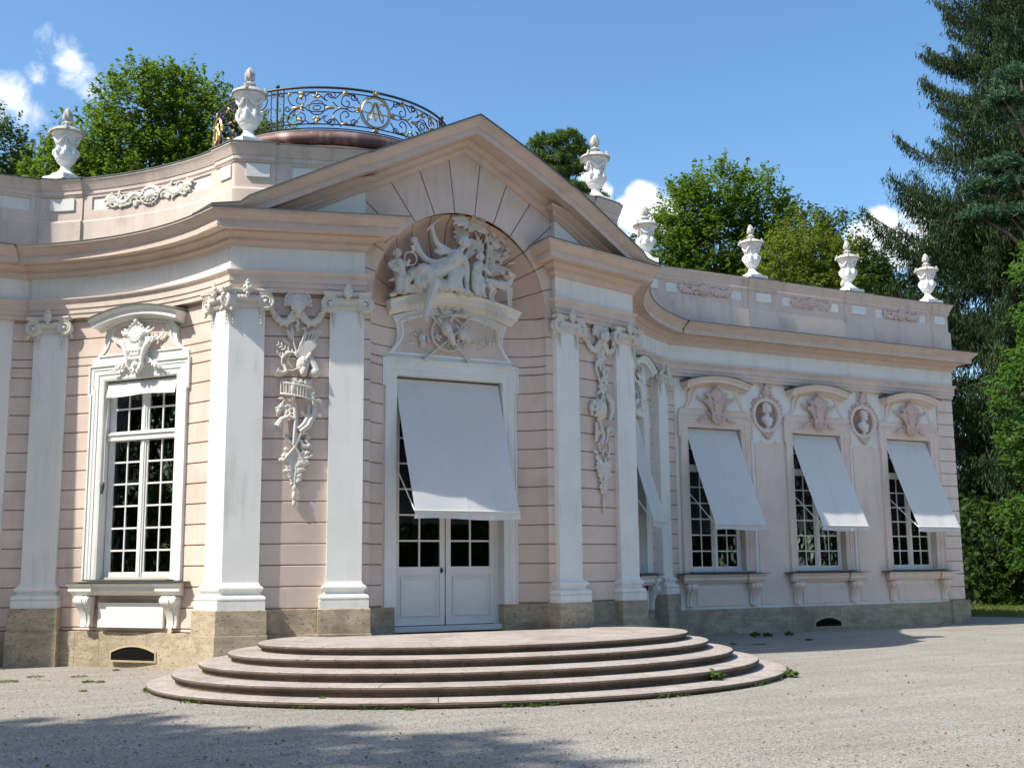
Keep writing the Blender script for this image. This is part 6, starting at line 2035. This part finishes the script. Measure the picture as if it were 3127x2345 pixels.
broadleaf('dark_tree', 'dark drooping tree behind the yellow-green maple', (32.3,24.4,0),
          [(31.6,24.9,18.9,1.4,1.4,1.5),(33.2,24.0,18.4,1.2,1.3,1.6),(32.2,24.4,16.6,2.1,1.8,2.2),(34.0,23.5,16.4,1.2,1.2,1.8),(31.5,24.8,14.6,2.4,1.8,2.2)], 'leaf_dark', 900, 24, .18, .9, .1, 23, .3, GT, hang=.7)
broadleaf('maple_tree', 'yellow-green maple behind the attic between two wing urns', (26,18.8,0),
          [(25.9,18.7,15.7,1.2,1.2,1.3),(25.0,19.2,14.7,1.3,1.3,1.3),(26.9,18.2,14.6,1.3,1.3,1.4),(26.0,18.7,13.3,2.0,1.6,1.5),(27.6,17.9,13.0,1.3,1.3,1.4),(25.0,19.3,12.2,1.8,1.5,1.6),(27.0,18.2,11.6,2.0,1.6,1.5)], 'leaf_yellow', 1000, 24, .17, .7, .2, 31, .28, GT)
broadleaf('loose_tree', 'loose grey-green tree between the maple and the tall spruce', (38,26,0),
          [(37.2,26.4,17.6,1.6,1.6,1.7),(38.9,25.6,17.0,1.6,1.6,1.8),(36.6,26.8,15.7,1.8,1.7,1.8),(38.4,25.8,14.8,2.2,1.8,1.8),(40.2,24.8,15.6,1.6,1.6,2.0),(37.5,26.2,13.0,2.6,2.0,2.0)], 'leaf_blue', 1300, 24, .18, .9, .4, 37, .28, GT, fill=.4, hang=.2)
spruce('spruce_tree', 'very tall dark spruce at the right, top beyond the frame', (38.9,17.3,0), 41, 9.7, 'needle', 5, .5, 1.2, 266, .62, GT, .30, 1.25)
spruce('spruce_tree', 'dark spruce with low skirts close behind the right wing', (35.2,14.6,0), 19.5, 4.9, 'needle', 15, .4, .3, 154, .75, GT, .30, 1.2)
spruce('spruce_tree', 'dark spruce at the right edge behind the bright maple', (33.5,6.0,0), 17, 4.6, 'needle', 25, .4, .2, 140, .75, GT, .30, 1.2)
pine('blue_pine', 'blue-green pine with soft needle tufts at the right edge', (33.2,12.2,0),
     [(33.0,12.4,22.6,1.3,.9),(32.3,12.8,21.6,.9,.7),(33.6,12.1,20.6,1.4,.9),(32.0,13.0,18.6,1.1,.7),(31.3,13.4,17.6,.9,.6),(32.8,12.5,17.8,1.3,.8),(33.8,12.0,18.4,1.3,.8),(32.2,12.9,16.4,1.3,.7),(31.0,13.5,16.4,.8,.5),(33.6,12.1,16.0,1.4,.9)], 'needle_blue', 6, 1900, .24, .3, GT)
broadleaf('maple_tree', 'bright green maple standing right of the palace corner', (28.0,8.5,0),
          [(28.2,8.4,12.6,.9,1.0,1.0),(28.1,8.4,10.6,1.0,1.1,.9),(27.9,8.5,8.8,1.2,1.2,.9),(27.0,9.0,8.0,.9,1.0,.7),(28.2,8.4,7.2,1.3,1.3,.9),(27.0,9.0,6.3,.8,.9,.6),(27.9,8.5,5.4,1.3,1.2,.8),(28.4,8.3,4.2,1.2,1.1,.8),(26.9,9.0,3.4,.8,.9,.6),(27.9,8.5,2.6,1.3,1.2,.7),(26.9,9.0,1.9,.7,.8,.4)], 'leaf_bright', 900, 24, .17, .6, .15, 41, .2, GT)
# low evergreen thicket closing the view under the trees
def thicket(name, label, pts, mt, seed, h, w):
    rng = np.random.default_rng(seed)
    e = empty(name, (pts[0][0], pts[0][1], 0)); tag(e, label, 'bush', 'evergreen bushes under the trees')
    Ps=[]
    for x, y in pts:
        n = 2600
        d = unit(rng.normal(size=(n,3))); d[:,2]=np.abs(d[:,2])
        Ps.append(np.array([x,y,0.])+d*np.array([w,w,h])*rng.uniform(.7,1.05,(n,1)))
    P=np.concatenate(Ps); n=len(P)
    V,F=leaf_quads(P-np.array([pts[0][0],pts[0][1],0]), unit(rng.normal(size=(n,3))+[0,0,.5]), unit(rng.normal(size=(n,3))+[0,0,-.3]), np.full(n,.30)*rng.uniform(.6,1.4,n), np.full(n,.16))
    np_mesh('foliage', V, F, MAT[mt], e)
    m=MB()
    for x,y in pts: m.tube([(x-pts[0][0],y-pts[0][1],0),(x-pts[0][0],y-pts[0][1],h*.7)],[.1,.03],5)
    m.build('stem', MAT['bark'], e, 60, fix=False)
thicket('evergreen_bush', 'dark evergreen bush right behind the palace corner', [(31.5,15.5),(34.0,13.5)], 'leaf_dark', 3, 4.6, 2.2)
thicket('evergreen_bush', 'dark evergreen bush behind the lawn at the right edge', [(37.0,16.5),(40,14),(43,10.5)], 'leaf_dark', 6, 4.2, 2.6)
# the wood around the forecourt, out of view: shades the gravel at lower left and darkens the panes
shade = broadleaf('forecourt_tree', 'large tree left of the view whose shadow falls on the gravel', (-29.0,-8.8,0),
          [(-29.2,-8.6,20.0,5.0,4.6,3.0),(-27.0,-6.0,19.4,3.0,2.6,2.4),(-26.8,-11.4,19.2,3.2,3.0,2.6),(-31.5,-9.5,18.0,3.4,3.4,2.6),(-26.2,-9.0,21.6,2.8,2.8,2.0),(-28.5,-13,18.5,3.4,2.8,2.4),(-25.6,-14.0,20.0,3.0,3.0,2.0),(-24.5,-17,19.5,3,3,2)], 'leaf_beech', 1700, 24, .40, 1.1, .4, 51, .5)
def far_wood():
    rng = np.random.default_rng(77)
    Ps=[]
    for k in range(46):
        a = rad(rng.uniform(100, 350)); r = rng.uniform(36, 56)
        open_ = a < rad(205)
        if open_: r += 26
        c = np.array([-6+r*math.sin(a)*1.0, -14+r*math.cos(a), 0])
        if c[1] > 5: continue
        h = rng.uniform(13,18) if open_ else rng.uniform(18,27); w = rng.uniform(4.5,6.5)*(1.5 if open_ else 1)
        n = 1100
        d = unit(rng.normal(size=(n,3)))
        Ps.append(c+np.array([0,0,h*.55])+d*np.array([w,w,h*.52])*rng.uniform(.75,1.0,(n,1)))
        q_ = unit(rng.normal(size=(350,3))); Ps.append(c+np.array([0,0,2.2])+q_*np.array([6.5,6.5,2.6]))
    P=np.concatenate(Ps); n=len(P)
    V,F=leaf_quads(P, unit(rng.normal(size=(n,3))+[0,0,.6]), unit(rng.normal(size=(n,3))), np.full(n,1.3)*rng.uniform(.6,1.4,n), np.full(n,.9))
    o=np_mesh('woodland', V, F, MAT['leaf_dark'])
    tag(o, 'distant park woodland around the gravel forecourt', 'woodland', kind='stuff')
far_wood()

# ------------------------------------------------------------------ lawn behind the right corner
lawn = MB()
rngl = np.random.default_rng(5)
lp = [(22.4,8.3),(23.3,5.6),(25.0,1.5),(30,-4),(60,-4),(75,20),(60,60),(30,60),(22,40),(21.5,22)]
lawn.add([(x,y,.004) for x,y in lp], [tuple(range(len(lp)))])
mat('lawn_soil', (.10,.13,.035), .95, (.17,.16,.06), 1.2, bump=.6, bscale=30)
tag(lawn.build('lawn', MAT['lawn_soil'], fix=False), kind='structure')
def in_poly(x, y, poly):
    c = np.zeros(len(x), bool); j = len(poly)-1
    for i in range(len(poly)):
        xi, yi = poly[i]; xj, yj = poly[j]
        c ^= ((yi > y) != (yj > y)) & (x < (xj-xi)*(y-yi)/(yj-yi+1e-12)+xi); j = i
    return c
n = 90000
gx_ = rngl.uniform(21.5,44,n); gy_ = rngl.uniform(-3,26,n)
k = in_poly(gx_, gy_, lp); gx_, gy_ = gx_[k], gy_[k]; n = len(gx_)
hh = rngl.uniform(.05,.14,n)
P = np.stack([gx_,gy_,hh*.5],1)
V, F = leaf_quads(P, unit(np.stack([rngl.normal(size=n),rngl.normal(size=n),np.full(n,.3)],1)), np.stack([rngl.normal(size=n)*.3,rngl.normal(size=n)*.3,np.ones(n)],1), hh, np.full(n,.022))
tag(np_mesh('lawn_grass', V, F, MAT['grass']), 'mown grass of the lawn behind the right corner', 'grass', kind='stuff')

# ------------------------------------------------------------------ weeds and fallen leaves
def weed_mesh(seed, n, r, h):
    rng = np.random.default_rng(seed)
    d = rng.uniform(0, 2*math.pi, n); q = r*np.sqrt(rng.random(n))
    l = rng.uniform(.5,1.0,n)*h*1.2
    P = np.stack([q*np.cos(d), q*np.sin(d), .25*h+rng.random(n)*h*.6*(1-q/r*.6)],1)
    Dr = np.stack([np.cos(d)+rng.normal(size=n)*.4, np.sin(d)+rng.normal(size=n)*.4, .5+rng.random(n)*.5],1)
    return leaf_quads(P, unit(np.stack([rng.normal(size=n)*.6,rng.normal(size=n)*.6,np.ones(n)],1)), Dr, l, l*.4)
WV = [weed_mesh(1, 70, .16, .09), weed_mesh(2, 60, .11, .14), weed_mesh(3, 90, .24, .06)]
wm = []
for i, (V, F) in enumerate(WV):
    o = np_mesh('weed', V, F, MAT['weed']); wm.append(o.data); bpy.data.objects.remove(o)
def weed(kind, px, py, sc, label, z=0.0):
    p = on_ground(px, py, z)
    o = link('weed', wm[kind], None, None, Matrix.Translation(p) @ Matrix.Rotation(px*.37, 4, 'Z') @ Matrix.Scale(sc*.75, 4))
    tag(o, label, 'weed', 'weeds in the gravel')
weeds = [(1,215,2028,1.7,'bushy weed at the foot of the leftmost pilaster'),(2,25,2083,1.0,'flat weed at the left edge of the gravel'),(2,105,2068,.85,'flat weed in front of the leftmost pilaster foot'),
 (2,240,2067,.8,'flat weed in front of the left bay vent'),(0,268,2084,.75,'small weed just right of the flat weed below the vent'),(0,306,2084,.65,'rightmost small weed of the group before the left bay'),(0,355,2047,.55,'tiny weed below the left cellar vent'),(0,255,2111,.5,'single small weed nearest the tree shadow at left'),
 (1,455,2112,.9,'weed with brown leaves at the left tip of the bottom step'),(0,790,2158,.65,'low weed at the bottom step, left of the tall one'),(1,985,2153,1.15,'tall weed at the bottom step below the first pilaster pair'),(0,1250,2168,.6,'small weed at the middle front of the bottom step'),
 (0,1370,2160,.55,'tiny weed at the bottom step below the door'),(0,1560,2158,.7,'first weed of the row along the right front of the bottom step'),(0,1630,2157,.7,'second weed of the row along the bottom step'),(0,1690,2152,.75,'third weed of the row along the bottom step'),
 (0,1780,2147,.7,'fourth weed of the row along the bottom step'),(2,1900,2133,1.0,'spreading weed patch at the bottom step, right of centre'),(0,2040,2120,.7,'fifth weed of the row along the bottom step'),(0,2230,2105,.8,'small weed near the right end of the bottom step'),(1,2415,2067,1.25,'leafy weed at the right tip of the bottom step'),
 (1,2305,1944,1.3,'grassy weed at the wing plinth, nearest the steps'),(1,2345,1944,1.15,'grassy weed at the wing plinth, middle of three'),(1,2410,1940,1.1,'grassy weed at the wing plinth, right of three'),(2,2318,1968,.9,'flat weed on the shaded gravel right of the steps'),(0,2470,1955,.8,'small weed on the shaded gravel before the middle wing window'),(0,2240,1968,.7,'small weed on shaded gravel close to the step ends')]
for w in weeds: weed(*w)
p = on_ground(2176, 2075, .087)
o = link('weed', wm[1], None, None, Matrix.Translation(p) @ Matrix.Scale(1.2, 4)); tag(o, 'leafy weed growing on the lowest tread near its right end', 'weed', 'weeds in the gravel')
# fallen leaves and twigs scattered on the gravel
rngf = np.random.default_rng(12)
pts = []
while len(pts) < 420:
    px, py = rngf.uniform(0,3127), rngf.uniform(1950,2345)
    q = on_ground(px, py)
    pts.append((q.x, q.y))
for cx, cy, nn, sd in ((470,2120,22,30),(620,2145,26,50),(1350,2172,16,200),(1900,2140,14,70)):
    for _ in range(nn):
        q = on_ground(cx+rngf.normal()*sd, cy+rngf.normal()*8); pts.append((q.x, q.y))
pts = np.array(pts); inside = np.zeros(len(pts), bool)
cs, ct, a_, b_ = ELL[0]
inside = ((pts[:,0]-cs)/(a_+.03))**2 + ((-pts[:,1]-ct)/(b_+.03))**2 < 1
pts = pts[~inside]; n = len(pts)
P = np.stack([pts[:,0], pts[:,1], np.full(n,.012)],1)
V, F = leaf_quads(P, unit(rngf.normal(size=(n,3))*.35+np.array([0,0,1.])), rngf.normal(size=(n,3)), rngf.uniform(.02,.06,n), rngf.uniform(.015,.035,n))
tag(np_mesh('fallen_leaves', V, F, MAT['dry_leaf']), 'small dry leaves scattered over the gravel', 'leaves', kind='stuff')

# loose pebbles lying on the gravel, and the grass fringe along the lowest step
rngp = np.random.default_rng(33)
n = 9000
px = rngp.uniform(-60, 3190, n); py = 2345+20-rngp.random(n)**1.3*400
Q = []
for a, b in zip(px, py):
    q = on_ground(a, b); Q.append((q.x, q.y, 0.0))
Q = np.array(Q)
keep = ((Q[:,0]-cs)/(a_+.03))**2 + ((-Q[:,1]-ct)/(b_+.03))**2 > 1
Q = Q[keep]; n = len(Q)
r = rngp.uniform(.005,.013,n)[:,None,None]
base_ = np.array([[1,0,0],[0,1,0],[-1,0,0],[0,-1,0],[0,0,.8],[0,0,-.4]],float)[None]
ang = rngp.uniform(0,6.3,n); ca, sa = np.cos(ang), np.sin(ang)
bb = np.repeat(base_, n, 0)*(1+rngp.normal(size=(n,6,3))*.18)*r
x_ = bb[:,:,0]*ca[:,None]-bb[:,:,1]*sa[:,None]; y_ = bb[:,:,0]*sa[:,None]+bb[:,:,1]*ca[:,None]
V = np.stack([x_, y_, bb[:,:,2]+.004],2) + Q[:,None,:]
F = np.array([[0,1,4],[1,2,4],[2,3,4],[3,0,4],[1,0,5],[2,1,5],[3,2,5],[0,3,5]])[None] + (np.arange(n)*6)[:,None,None]
mat('pebble', (.50,.47,.43), .9, (.30,.28,.25), 3.0, lo=.4, hi=.6)
tag(np_mesh('loose_pebbles', V.reshape(-1,3), F.reshape(-1,3), MAT['pebble']), 'loose pebbles scattered on the gravel', 'pebbles', kind='stuff')
n = 2600
th = rngp.uniform(.0, math.pi, n)
dens_ = .5+.5*np.sin(th*9+1)*np.sin(th*23)
k = rngp.random(n) < np.clip(dens_-.42, 0, 1)*.7
th = th[k]; n = len(th)
off = np.abs(rngp.normal(size=n))*.045+.012
P = np.stack([cs+(a_+off)*np.cos(th), -(ct+(b_+off)*np.sin(th)), rngp.uniform(.008,.05,n)],1)
l = rngp.uniform(.03,.085,n)
V, F = leaf_quads(P, unit(rngp.normal(size=(n,3))+np.array([0,0,.6])), np.stack([rngp.normal(size=n),rngp.normal(size=n),np.full(n,.7)],1), l, l*.35)
tag(np_mesh('step_edge_grass', V, F, MAT['weed']), 'fringe of grass and moss along the foot of the steps', 'grass', kind='stuff')
